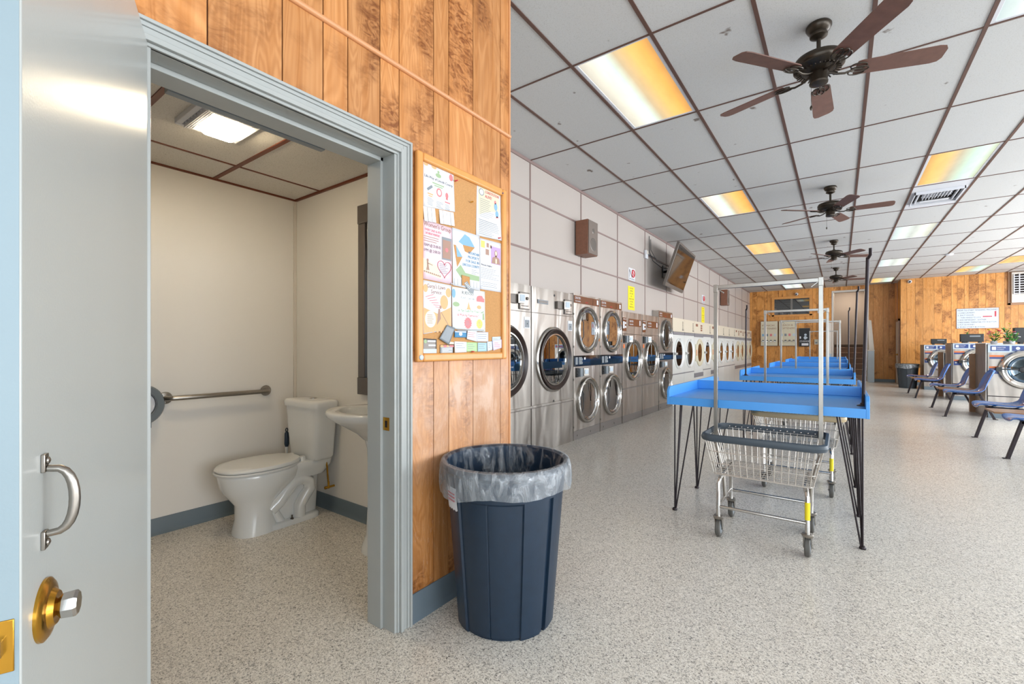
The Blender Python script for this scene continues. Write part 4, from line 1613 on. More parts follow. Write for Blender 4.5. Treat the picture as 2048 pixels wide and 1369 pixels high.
for y0, lab in ((7.25, 'nearer'), (12.2, 'farther')):
    t = thing('no_smoking_sign', 'small white sign reading NO, %s one, above a yellow notice on the dryer wall' % lab, 'sign', (XL + 0.001, y0, 2.325))
    g = G()
    g.box(0.0, 0.004, 0, 0.29, 0, 0.21)
    g.obj('plate', 'white', t)
    write('N', 0.20, (0.0042, 0.015, 0.052), RX, 'ink', t)
    g = G()
    g.tube([(0.007, 0.20 + 0.058 * math.cos(q), 0.125 + 0.06 * math.sin(q)) for q in [2 * PI * k / 20 for k in range(20)]], 0.010, 6, closed=True)
    g.tube([(0.007, 0.16, 0.165), (0.007, 0.24, 0.085)], 0.007, 6)
    g.obj('prohibition_ring', 'red', t)
    write('SMOKING', 0.045, (0.0042, 0.02, 0.012), RX, 'ink', t, wdt=0.25)
    t = thing('yellow_notice', 'bright yellow paper notice under the %s NO sign on the dryer wall' % lab, 'notice', (XL + 0.001, y0 - 0.02, 1.825))
    g = G()
    g.box(0.0, 0.003, 0, 0.29, 0, 0.40)
    g.obj('paper', 'yellowpaper', t)
    for k, s_ in enumerate(['CAUTION', 'DRYERS', 'GET VERY', 'HOT', 'CHECK YOUR', 'CLOTHES', 'OFTEN', 'THANK YOU']):
        write(s_, 0.034, (0.0032, 0.145, 0.355 - k * 0.045), RX, 'ink', t, 'CENTER')

# ================================================================== FOLDING TABLES


def table(y0, label):
    t = thing('folding_table', label, 'table', (-0.437, y0, 0), 0, 'blue folding tables')
    D, hw, zt = 1.62, 0.575, 0.84
    g = G()
    g.box(-hw + 0.018, hw - 0.018, 0.02, D - 0.02, zt - 0.02, zt)
    g.box(-hw + 0.018, hw - 0.018, 0, 0.02, zt - 0.055, zt)
    g.box(-hw + 0.018, hw - 0.018, D - 0.02, D, zt - 0.055, zt)
    g.obj('tabletop', 'blue', t, bevel=0.002)
    g = G()
    g.box(-hw + 0.018, hw - 0.018, D / 2 - 0.011, D / 2 + 0.011, zt + 0.0005, zt + 0.072)
    g.obj('centre_rail', 'blue', t, bevel=0.002)
    for s_ in (-1, 1):
        g = G()
        pr = [(0, zt - 0.056), (0, zt + 0.045), (0.028, zt + 0.073), (D - 0.028, zt + 0.073), (D, zt + 0.045), (D, zt - 0.056)]
        g.rings([[(x, y, z) for y, z in pr] for x in sorted((s_ * hw, s_ * (hw - 0.018)))], smooth=False)
        g.obj('side_rail', 'blue', t, bevel=0.002)
    for yy in (0.09, 0.72, 1.53):
        for s_ in (-1, 1):
            g = G()
            fx, fy = s_ * (hw - 0.03), yy
            inx = -s_
            tops = [(fx, fy, zt - 0.022), (fx + inx * 0.035, fy + (0.03 if yy < 1 else -0.03), zt - 0.022), (fx + inx * 0.13, fy + (0.02 if yy < 1 else -0.02), zt - 0.022), (fx + inx * 0.01, fy + (0.16 if yy < 0.5 else -0.16), zt - 0.022)]
            for tp in tops:
                g.tube([tp, (fx + (tp[0] - fx) * 0.06, fy + (tp[1] - fy) * 0.06, 0.014)], 0.0052, 8)
            g.lathe([(0.016, 0.0), (0.018, 0.004), (0.018, 0.010), (0.012, 0.018)], (fx, fy, 0), 14)
            g.box(fx + inx * 0.15, fx - inx * 0.01, fy - 0.02, fy + 0.05, zt - 0.026, zt - 0.021)
            g.obj('hairpin_leg', 'darkiron', t)
    return t


def post(par, x, y, h, hookx=0.0, lean=(0, 0), near=True):
    """upright hanging post fixed to the table top; PAR is the table"""
    z = 0.84
    g = G()
    g.lathe([(0.032, 0), (0.032, 0.004), (0.016, 0.010), (0.013, 0.02)], (x, y, z), 20)
    g.tube([(x, y, z), (x + lean[0], y + lean[1], z + h)], 0.0095, 12)
    xx, yy, zz = x + lean[0], y + lean[1], z + h
    g.tube([(xx, yy, zz - 0.01), (xx + 0.012, yy - 0.02, zz + 0.012), (xx + 0.012, yy - 0.03, zz + 0.05)], 0.009, 10)
    return g.obj('hanging_post', 'darkiron', par)


TY = [3.29, 6.19, 9.05, 11.95, 14.9]
tlab = ['long blue folding table nearest to the camera', 'blue folding table, second in the row', 'blue folding table, third in the row', 'blue folding table, fourth in the row', 'blue folding table farthest away, near the stairs']
tabs = [table(TY[0], tlab[0])]
for k in range(1, 5):
    tabs.append(dup(tabs[0], (-0.437, TY[k], 0), 0, tlab[k]))
post(tabs[0], 0.55, 0.17, 0.90, lean=(0.022, 0))
post(tabs[1], 0.56, 0.10, 0.98, lean=(0.03, 0))
post(tabs[1], -0.52, 0.10, 0.83, lean=(0.005, 0))
post(tabs[2], 0.55, 0.12, 0.95, lean=(0.0, 0))


# ================================================================== LAUNDRY CARTS


def cart(loc, rz, label, rack=True, bump='bumper', first_label=True):
    t = thing('laundry_cart', label, 'cart', loc, rz, 'wire laundry carts')
    lx, ly, zr = 0.315, 0.262, 0.63       # rim half sizes
    bx, by, zb = 0.262, 0.212, 0.40       # basket floor half sizes

    def rrect(hx, hy, z, r, n=6):
        out = []
        for cx, cy, a0 in ((hx - r, hy - r, 0), (-hx + r, hy - r, PI / 2), (-hx + r, -hy + r, PI), (hx - r, -hy + r, 1.5 * PI)):
            for i in range(n + 1):
                a = a0 + PI / 2 * i / n
                out.append((cx + r * math.cos(a), cy + r * math.sin(a), z))
        return out
    wr = 0.0027
    g = G()
    for z in (zb, zb + 0.07, zb + 0.145, zr - 0.01):
        f = (z - zb) / (zr - zb)
        g.tube(rrect(bx + (lx - bx) * f, by + (ly - by) * f, z, 0.03 + 0.03 * f), 0.004 if z in (zb,) else 0.003, 6, closed=True)
    for k in range(15):
        u = -1 + 2 * k / 14
        for s_ in (-1, 1):
            g.tube([(u * (lx - 0.04), s_ * ly, zr), (u * (bx - 0.015), s_ * by, zb)], wr, 5)
        g.tube([(u * (bx - 0.015), -by, zb), (u * (bx - 0.015), by, zb)], wr, 5)
    for k in range(9):
        u = -1 + 2 * k / 8
        for s_ in (-1, 1):
            g.tube([(s_ * lx, u * (ly - 0.04), zr), (s_ * bx, u * (by - 0.015), zb)], wr, 5)
        g.tube([(-bx, u * (by - 0.015), zb + 0.004), (bx, u * (by - 0.015), zb + 0.004)], wr, 5)
    bk = g.obj('wire_basket', 'wire', t)
    g = G()
    g.rings([[(x, y, zr + dz) for x, y, _ in rrect(lx + dx, ly + dx, 0, 0.07)] for dx, dz in ((0.0, 0.024), (0.014, 0.020), (0.020, 0.004), (0.014, -0.016), (0.0, -0.022), (-0.004, 0.0))], closed=True)
    g.obj('rim_bumper', bump, t)
    g = G()
    for k in range(14):
        u = -1 + 2 * k / 13
        for s_ in (-1, 1):
            g.lathe([(0.005, 0), (0.005, 0.004), (0.002, 0.006)], (u * (lx - 0.06), s_ * ly - s_ * 0.004 + (0 if s_ > 0 else 0.006), zr + 0.004), 8, 'y')
    g.obj('rivet', 'chrome', t)
    fx, fy = 0.235, 0.205
    g = G()
    for s_ in (-1, 1):
        # side hoop: leg, bend under the basket, leg
        g.tube([(s_ * fx, -fy, 0.13), (s_ * fx, -fy, 0.34), (s_ * fx * 0.97, -fy + 0.015, 0.372), (s_ * fx * 0.94, -fy + 0.05, 0.388), (s_ * fx * 0.94, fy - 0.05, 0.388), (s_ * fx * 0.97, fy - 0.015, 0.372), (s_ * fx, fy, 0.34), (s_ * fx, fy, 0.13)], 0.0125, 12)
        g.cyl((s_ * fx, -fy, 0.20), (s_ * fx, fy, 0.20), 0.009, n=10)
        g.cyl((-fx, s_ * fy, 0.195), (fx, s_ * fy, 0.195), 0.0095, n=12)
    g.obj('tube_frame', 'chrome', t)
    for sx in (-1, 1):
        for sy in (-1, 1):
            x, y = sx * fx, sy * fy
            g = G()
            g.lathe([(0.026, 0.138), (0.032, 0.132), (0.028, 0.120), (0.02, 0.118)], (x, y, 0), 20)
            for q in (-1, 1):
                pr = [(-0.010, 0.125), (0.034, 0.125), (0.042, 0.10), (0.030, 0.046), (0.014, 0.046)]
                g.rings([[(x + q * 0.020 + dx, y + yy, zz) for yy, zz in pr] for dx in (-0.0015, 0.0015)], smooth=False)
            g.cyl((x - 0.024, y + 0.022, 0.058), (x + 0.024, y + 0.022, 0.058), 0.005, n=8)
            c = g.obj('caster', 'chrome_dull', t)
            g = G()
            g.mi = 0
            g.lathe([(0.036, -0.013), (0.052, -0.015), (0.058, -0.009), (0.058, 0.009), (0.052, 0.015), (0.036, 0.013)], (x, y + 0.022, 0.058), 28, 'x')
            g.mi = 1
            g.lathe([(0.037, -0.010), (0.037, -0.0135), (0.015, -0.016), (0.015, 0.016), (0.037, 0.0135), (0.037, 0.010)], (x, y + 0.022, 0.058), 20, 'x')
            g.obj('wheel', ['tyre', 'greycard'], c)
    if rack:
        for s_ in (-1, 1):
            g = G()
            Rz0 = Matrix.Identity(3)
            px_ = s_ * 0.292
            for a, b, z0, z1 in ((px_, px_, zb + 0.15, 1.585),):
                g.box(a - 0.0115, a + 0.0115, -0.0115, 0.0115, z0, z1)
            g.tube([(px_, 0, zb + 0.16), (s_ * 0.245, 0, 0.37), (s_ * fx, 0, 0.20)], 0.011, 8)
            g.obj('rack_pole', 'chrome_dull', t, bevel=0.002)
        g = G()
        g.box(-0.305, 0.305, -0.0115, 0.0115, 1.588, 1.612)
        for s_ in (-1, 1):
            g.box(s_ * 0.305, s_ * 0.28, -0.016, 0.016, 1.565, 1.616)
            g.obox((s_ * 0.262, 0, 1.575), (0.05, 0.02, 0.008), Matrix.Rotation(s_ * -0.7, 3, 'Y'))
        g.obj('hanging_bar', 'chrome_dull', t, bevel=0.002)
    g = G()
    g.lathe([(0.0136, 0.215), (0.0136, 0.315)], (fx, -fy, 0), 14, cap=(False, False))
    wl = g.obj('warning_label', 'yellow', t)
    return t


c1 = cart((-0.385, 3.262, 0), 0, 'wire laundry cart with dark rim and tall rack, in front of the nearest blue table')
c2 = dup(c1, (-0.40, 5.86, 0), 0, 'wire laundry cart with rack, in front of the second blue table')
c3 = dup(c1, (-0.45, 8.12, 0), 0, 'wire laundry cart with rack, just behind the second blue table')
c4 = dup(c1, (-0.295, 8.72, 0), 0, 'wire laundry cart with rack, in front of the third blue table')
c5 = dup(c1, (-0.35, 14.15, 0), 0, 'wire laundry cart with rack, before the farthest blue table')
c6 = cart((-0.29, 4.58, 0), 0.0, 'wire laundry cart with tan rim and no rack, under the nearest blue table', rack=False, bump='bumper_tan')

# ================================================================== SEATS (pairs of blue shells on steel benches)


def bench(y0, label, L=1.40):
    """two shells side by side along +y with a small laminate table between; they face -x"""
    t = thing('bench_seat', label, 'bench', (1.71, y0, 0), 0, 'blue shell benches')
    for yy in (0.0, L):
        g = G()
        a = [(-0.26, yy, 0.006), (-0.155, yy, 0.40), (0.155, yy, 0.40), (0.33, yy, 0.006)]
        for p, q in zip(a, a[1:]):
            p, q = Vector(p), Vector(q)
            dv = (q - p)
            ang = math.atan2(dv.x, dv.z)
            g.obox((p + q) / 2, (0.03, 0.045, dv.length + 0.02), Matrix.Rotation(ang, 3, 'Y'))
        for xx in (-0.27, 0.34):
            g.box(xx - 0.03, xx + 0.03, yy - 0.022, yy + 0.022, 0, 0.007)
        g.obj('leg_frame', 'darkiron', t, bevel=0.003)
    g = G()
    for xx in (-0.12, 0.10):
        g.box(xx - 0.015, xx + 0.015, -0.1, L + 0.1, 0.395, 0.425)
    g.obj('beam', 'darkiron', t, bevel=0.002)
    g = G()
    g.box(-0.27, 0.20, L / 2 - 0.21, L / 2 + 0.21, 0.426, 0.446)
    g.obj('side_table', 'laminate', t, bevel=0.004)
    prof = [(-0.27, 0.405, 0.19), (-0.262, 0.432, 0.205), (-0.20, 0.438, 0.22), (-0.08, 0.425, 0.235), (0.05, 0.418, 0.24), (0.13, 0.432, 0.238), (0.185, 0.475, 0.225), (0.225, 0.55, 0.215), (0.26, 0.65, 0.22), (0.295, 0.74, 0.215), (0.325, 0.80, 0.17), (0.338, 0.815, 0.10)]
    for yc in (0.02, L - 0.02):
        g = G()
        rows = []
        for x, z, hw in prof:
            row = []
            for k in range(13):
                u = -1 + 2 * k / 12
                lift = 0.035 * abs(u) ** 3
                fwd = -0.045 * abs(u) ** 2.5 if z > 0.5 else 0
                row.append((x + fwd, yc + u * hw, z + (lift if z < 0.5 else 0)))
            rows.append(row)
        vs = [[g.v(p) for p in r] for r in rows]
        for r0, r1 in zip(vs, vs[1:]):
            for j in range(12):
                g.f([r0[j], r0[j + 1], r1[j + 1], r1[j]], True)
        o = g.obj('seat_shell', 'seatblue', t, sharp=False)
        m = o.modifiers.new('thick', 'SOLIDIFY')
        m.thickness = 0.012
        m.offset = -1
        m = o.modifiers.new('sub', 'SUBSURF')
        m.levels = m.render_levels = 1
    return t


b1 = bench(7.02, 'pair of blue shell seats on a steel bench, nearest and cut by the photo edge')
dup(b1, (1.72, 10.64, 0), 0, 'pair of blue shell seats before the second washing machine block')
dup(b1, (1.68, 14.05, 0), 0, 'pair of blue shell seats, farthest from the camera')

# ================================================================== WASHERS


def washer(x, y, w, H, label, r=0.25):
    t = thing('washing_machine', label, 'washing machine', (x, y, 0), 0, 'steel washing machines')
    cx, cz = w * 0.51, H - 0.42
    g = G()
    g.openbox(0.0, w, 0, 0.75, 0.0, H)
    g.hole_plate(0.0, w, 0.375, H - 0.14, cx, cz, r)
    g.box(0.0, w, 0.001, 0.03, 0.09, 0.36)
    g.box(0.0, w, -0.012, 0.003, H - 0.012, H)
    g.obj('body', 'steel_wash', t, doubles=True)
    g = G()
    g.box(0.004, w - 0.004, 0.004, 0.02, 0.360, 0.375, 0)
    g.box(0.004, w - 0.004, 0.006, 0.02, 0.0, 0.09, 1)
    g.obj('base_seam', ['darkiron', 'base'], t)
    g = G()
    g.box(0.0, w, -0.008, 0.003, H - 0.14, H - 0.012)
    cp = g.obj('control_panel', 'pale', t)
    g = G()
    g.box(0.03, 0.25, -0.011, -0.008, H - 0.115, H - 0.03)
    g.box(0.28, w - 0.02, -0.011, -0.008, H - 0.115, H - 0.03)
    lb = g.obj('control_label', 'bluelabel', cp)
    g = G()
    g.box(0.045, 0.095, -0.013, -0.011, H - 0.10, H - 0.045, 0)
    g.lathe([(0.024, 0.011), (0.024, 0.014)], (0.345, 0, H - 0.072), 16, 'y')
    g.box(0.50, 0.66, -0.013, -0.011, H - 0.085, H - 0.062, 1)
    g.box(w - 0.16, w - 0.06, -0.016, -0.011, H - 0.105, H - 0.06, 1)
    g.obj('badge', ['white', 'inkred'], lb)
    write('DEXTER', 0.028, (0.105, -0.0115, H - 0.068), RY, 'white', lb)
    write('EXPRESS', 0.022, (0.105, -0.0115, H - 0.098), RY, 'white', lb)
    write('T-400', 0.022, (0.43, -0.0115, H - 0.055), RY, 'white', lb)
    g = G()
    for a, b, c, d in ((0.02, 0.19, H - 0.25, H - 0.185), (0.015, 0.145, H - 0.50, H - 0.375)):
        g.box(a, b, -0.002, 0, c, d, 0)
        g.box(a, b, -0.003, -0.002, d - 0.032, d, 1)
    g.box(0.035, 0.07, -0.004, -0.003, H - 0.46, H - 0.43, 2)
    g.box(0.09, 0.12, -0.004, -0.003, H - 0.455, H - 0.435, 2)
    g.obj('warning_sticker', ['bluelabel', 'orange', 'white'], t)
    g = G()
    g.lathe([(r, -0.01), (r, -0.08), (r * 0.9, -0.10), (r * 0.9, -0.4)], (cx, 0, cz), 40, 'y', cap=(False, True))
    g.obj('drum', 'drum', t)
    g = G()
    R = r + 0.05
    g.lathe([(R, 0.0), (R + 0.004, 0.025), (R - 0.012, 0.05), (R - 0.04, 0.058), (R - 0.07, 0.045), (R - 0.085, 0.02), (R - 0.1, 0.014)], (cx, 0, cz), 56, 'y', cap=(False, False))
    d = g.obj('door', 'chrome', t)
    g = G()
    g.lathe([(R - 0.098, 0.014), (R - 0.105, 0.0), (R - 0.16, -0.06), (0.05, -0.09), (0.0005, -0.09)], (cx, 0, cz), 40, 'y', cap=(False, False))
    g.obj('glass', 'glass_wash', d)
    g = G()
    g.box(cx - R + 0.03, cx - 0.07, -0.066, -0.05, cz - 0.012, cz + 0.012, 0)
    g.lathe([(0.045, 0.04), (0.05, 0.06), (0.04, 0.075), (0.01, 0.08)], (cx - 0.05, 0, cz), 18, 'y')
    g.box(cx - R - 0.03, cx - R + 0.03, -0.06, 0, cz - 0.035, cz + 0.035)
    g.obj('handle', 'black', d)
    return t


washer(2.02, 10.9, 0.86, 1.245, 'stainless front-load washing machine nearest to the camera at the photo edge', 0.27)
washer(2.06, 14.1, 0.82, 1.285, 'stainless front-load washing machine in the middle block, behind blue seats')
washer(1.90, 17.0, 0.76, 1.255, 'smaller-looking stainless washing machine in the farthest block beside the bin')
for x, y, x1, d_, lab in ((1.999, 10.9, 2.018, 0.75, 'nearest'), (2.039, 14.1, 2.058, 0.75, 'middle')):
    t = tag(G().box(x, x1, y + 0.04, y + d_, 0, 1.26).obj('end_panel', 'steel_plain', bevel=0.003), 'tall panelled end of the %s washing machine block' % lab, 'panel')
for x, y, lab in ((1.92, 14.87, 'middle'), (1.93, 11.67, 'nearest')):
    g = G()
    g.box(x, x + 0.085, y, y + 0.07, 0, 1.07, 0)
    g.box(x + 0.085, x + 0.10, y, y + 0.07, 0, 1.075, 1)
    tag(g.obj('partition_post', ['laminate', 'steel_plain'], bevel=0.002), 'low wood and metal post at the back corner of the %s washing machine block' % lab, 'post')


def black_box(x, y, z, w, h, label):
    t = thing('black_box', label, 'box', (x, y, z))
    g = G()
    g.box(-w / 2, w / 2, -0.05, 0.06, 0.025, 0.025 + h)
    g.obj('shell', 'black', t, bevel=0.006)
    g = G()
    for s_ in (-1, 1):
        g.box(s_ * w * 0.35 - 0.02, s_ * w * 0.35 + 0.02, -0.07, 0.08, 0, 0.03)
    g.obj('foot', 'black', t)
    g = G()
    g.box(-w * 0.1, w * 0.35, -0.052, -0.05, 0.025 + h * 0.62, 0.025 + h * 0.8)
    g.obj('face_print', 'greycard', t)


black_box(2.655, 11.2, 1.247, 0.55, 0.25, 'large black box on feet on the nearest washing machine, at the photo edge')
black_box(2.42, 14.45, 1.287, 0.38, 0.18, 'black box on feet on the middle washing machine')
black_box(2.24, 17.3, 1.257, 0.32, 0.14, 'small black box on feet on the farthest washing machine')


def flowers(x, y, z, n, rad, hgt, pal, label, seed, leafy=4):
    rn = random.Random(seed)
    t = thing('artificial_flowers', label, 'flowers', (x, y, z))
    g = G()
    g.lathe([(0.035, 0), (0.04, 0.005), (0.045, 0.05), (0.03, 0.055)], (0, 0, 0), 16)
    g.obj('pot', 'white', t)
    g = G()
    heads = []
    for k in range(n):
        a, r, h = rn.uniform(0, 2 * PI), rn.uniform(0.2, 1) * rad, rn.uniform(0.35, 1) * hgt
        p = (r * math.cos(a), r * math.sin(a), h)
        heads.append(p)
        g.tube([(0, 0, 0.03), (p[0] * 0.5, p[1] * 0.5, h * 0.6), p], 0.002, 5)
    for k in range(leafy * 4):
        a, h = rn.uniform(0, 2 * PI), rn.uniform(0.2, 1.0) * hgt
        L_ = rn.uniform(0.05, 0.10)
        c = Vector((0.4 * rad * math.cos(a), 0.4 * rad * math.sin(a), h * 0.6))
        dv = Vector((math.cos(a), math.sin(a), rn.uniform(0.2, 1.6))).normalized()
        sd = dv.cross(Vector((0, 0, 1))).normalized() * 0.014
        v = [g.v(c), g.v(c + dv * L_ * 0.5 + sd), g.v(c + dv * L_), g.v(c + dv * L_ * 0.5 - sd)]
        g.f(v)
        v = [g.v(c + sd * 0.1), g.v(c + dv * L_ * 0.5 + sd + Vector((0, 0, .003))), g.v(c + dv * L_ + Vector((0, 0, .003))), g.v(c + dv * L_ * 0.5 - sd + Vector((0, 0, .003)))]
        g.f(v)
    g.obj('foliage', 'green', t)
    g = G()
    for k, p in enumerate(heads):
        g.mi = k % len(pal)
        for q in range(5):
            a = 2 * PI * q / 5
            c = (p[0] + 0.011 * math.cos(a), p[1] + 0.011 * math.sin(a), p[2] + 0.003)
            g.lathe([(0.002, -0.006), (0.011, 0.0), (0.004, 0.008)], c, 7)
    g.obj('blossoms', list(pal), t)


flowers(2.14, 11.15, 1.247, 26, 0.09, 0.26, ('pinkred', 'red', 'orange', 'yellow'), 'cluster of red and orange artificial flowers on the nearest washing machine', 2)
flowers(2.32, 11.02, 1.247, 8, 0.10, 0.22, ('white', 'pinkred'), 'leafy green artificial bouquet with white blossoms beside the large black box', 3, 9)
flowers(2.36, 11.50, 1.247, 3, 0.05, 0.42, ('yellow',), 'tall thin green artificial stems behind the large black box', 4, 6)
flowers(2.38, 14.66, 1.287, 12, 0.05, 0.34, ('red', 'orange'), 'small red artificial flower spray behind the middle black box', 5, 2)

# ================================================================== BACK AND RIGHT WALL THINGS
t = thing('instruction_sign', 'large pale blue sign reading HOW TO START WASHING MACHINES', 'sign', (2.82, YR - 0.012, 1.745))
g = G()
g.box(0, 0.875, 0, 0.011, 0, 0.585, 0)
g.obj('board', P('sign_white', 'cdd8e6', 0.35), t)
g = G()
for a, b, c, d in ((-0.008, 0, 0, 0.585), (0.875, 0.883, 0, 0.585), (-0.008, 0.883, -0.008, 0), (-0.008, 0.883, 0.585, 0.593)):
    g.box(a, b, -0.003, 0.011, c, d)
g.obj('edge', 'inkbrown', t)
for k, (s_, xx, ww) in enumerate((('HOW TO START WASHING MACHINES', 0.02, 0.83), ('1. LOAD LAUNDRY', 0.02, 0.36), ('2. SHUT DOOR', 0.02, 0.34), ('TURN HANDLE TO LOCK', 0.085, 0.43), ('3. ADD DETERGENT - SOFTNER', 0.02, 0.60), ('4. PRESS DESIRED TEMPERATURE (TOP OR BOTTOM)', 0.02, 0.81), ('5. PUT IN MONEY', 0.02, 0.36), ('6. PUSH START BUTTON', 0.02, 0.57))):
    write(s_, 0.062 if k == 0 else 0.052, (xx, -0.0005, 0.515 - k * 0.070 - (0.0 if k == 0 else 0.003)), RY, 'ink', t, wdt=ww)
g = G()
g.box(0.55, 0.74, -0.001, 0, 0.325, 0.355)
g.box(0.79, 0.825, -0.001, 0, 0.33, 0.49)
g.obj('key_drawing', 'inkred', t)

t = thing('evaporative_cooler_grille', 'white cooler box with a slatted grille high on the right wood wall', 'air cooler', (3.93, YR, 2.45))
g = G()
g.box(0, 0.95, -0.10, -0.002, 0, 0.86, 0)
g.box(-0.06, 0.0, -0.03, -0.002, -0.06, 0.92, 1)
g.box(-0.06, 1.01, -0.03, -0.002, -0.06, 0.0, 1)
g.obj('housing', ['offwhite', 'laminate'], t, bevel=0.003)
g = G()
g.box(0.03, 0.92, -0.103, -0.10, 0.24, 0.80)
g.obj('opening', 'hole', t)
g = G()
for k in range(8):
    z = 0.25 + k * 0.068
    g.box(0.03, 0.92, -0.125, -0.103, z, z + 0.022)
for k in range(9):
    x = 0.03 + k * 0.105
    g.box(x, x + 0.022, -0.13, -0.103, 0.24, 0.80)
g.obj('grille', 'white', t)


def camera(x, y, z, label):
    t = thing('security_camera', label, 'camera', (x, y, z))
    g = G()
    g.lathe([(0.055, 0), (0.055, 0.03), (0.045, 0.05)], (0, 0, 0), 20, 'y')
    g.lathe([(0.045, 0.03), (0.05, 0.07), (0.042, 0.10), (0.02, 0.115)], (0, 0, 0), 20, 'y')
    o = g.obj('housing', 'white', t)
    g = G()
    g.lathe([(0.026, 0.108), (0.026, 0.122), (0.01, 0.128)], (0, 0, -0.018), 16, 'y')
    g.obj('lens', 'blackgloss', o)


camera(-1.31, YB, 3.16, 'small white security camera above the high window in the back wall')
camera(1.76, YR, 3.24, 'small white security camera at the corner of the right wood wall')

for x0, ttl, lab in ((-2.47, ('FUNCH', 'SOFTENERS'), 'left'), (-1.865, ('BLEACH &', 'SOFTENERS'), 'right')):
    t = thing('soap_vending_machine', 'cream soap vending cabinet on the back wall, the %s of two' % lab, 'vending machine', (x0, YB - 0.16, 1.24), 0, 'soap vending machines')
    g = G()
    g.box(0, 0.56, 0, 0.158, 0, 0.93)
    g.obj('cabinet', 'cream', t, bevel=0.006)
    g = G()
    g.box(-0.004, 0.564, -0.004, 0.05, -0.012, 0.004)
    g.box(0.0, 0.56, -0.003, 0, 0.925, 0.934)
    g.obj('frame_edge', 'steel_kick', t)
    write(ttl[0], 0.09, (0.04, -0.0005, 0.74), RY, 'inkbrown', t, wdt=0.40)
    write(ttl[1], 0.09, (0.04, -0.0005, 0.62), RY, 'inkbrown', t, wdt=0.48)
    g = G()
    for k, c in enumerate((0, 1, 2, 3)):
        g.mi = c
        g.box(0.05 + k * 0.13, 0.12 + k * 0.13, -0.003, 0, 0.36, 0.45)
    g.obj('product_picture', ['print_blue', 'greycard', 'print_red', 'pale'], t)
    g = G()
    for k in range(4):
        g.box(0.045 + k * 0.13, 0.125 + k * 0.13, -0.045, 0, 0.155, 0.185, 0)
        g.box(0.055 + k * 0.13, 0.115 + k * 0.13, -0.004, 0, 0.185, 0.215, 1)
    g.obj('coin_slide', ['chrome', 'black'], t)

t = thing('change_machine', 'black change machine with white lettering on the back wall', 'change machine', (-1.225, YB - 0.13, 1.21))
g = G()
g.box(0, 0.335, 0, 0.128, 0, 0.67)
g.obj('cabinet', 'black', t, bevel=0.005)
g = G()
g.box(-0.006, 0.341, -0.004, 0.02, 0.664, 0.676)
g.box(-0.006, 0.004, -0.004, 0.02, 0, 0.67)
g.box(0.331, 0.341, -0.004, 0.02, 0, 0.67)
g.obj('frame_edge', 'tvgrey', t)
write('CHANGE', 0.085, (0.02, -0.0005, 0.165), RY, 'white', t, wdt=0.30)
g = G()
g.box(0.08, 0.29, -0.004, 0, 0.035, 0.12)
g.box(0.02, 0.06, -0.004, 0, 0.29, 0.37)
g.obj('label', 'white', t)
g = G()
for k in range(5):
    g.lathe([(0.075 - 0.008 * k, 0.002), (0.075 - 0.008 * k, 0.004 + 0.001 * k)], (0.20, 0, 0.32 + 0.0 * k), 3 + k, 'y')
g.lathe([(0.04, 0.004), (0.04, 0.012), (0.02, 0.014)], (0.20, 0, 0.43), 16, 'y')
g.obj('coin_emblem', 'pale', t)

t = thing('intercom_box', 'small beige wall box right of the black change machine', 'wall box', (-0.76, YB - 0.045, 1.28))
g = G()
g.box(0, 0.12, 0, 0.043, 0, 0.19)
g.obj('cover', 'cream', t, bevel=0.005)
g = G()
g.box(0.03, 0.09, -0.003, 0, 0.04, 0.10)
g.obj('keypad', 'greycard', t)
t = thing('light_switch', 'white double light switch plate left of the tall opening', 'switch', (-0.66, YB - 0.01, 2.42))
g = G()
g.box(0, 0.085, 0, 0.009, 0, 0.13)
g.obj('plate', 'white', t)
g = G()
for k in (0, 1):
    g.box(0.03, 0.055, -0.006, 0, 0.02 + k * 0.06, 0.05 + k * 0.06)
g.obj('toggle', 'offwhite', t)

# ================================================================== BINS


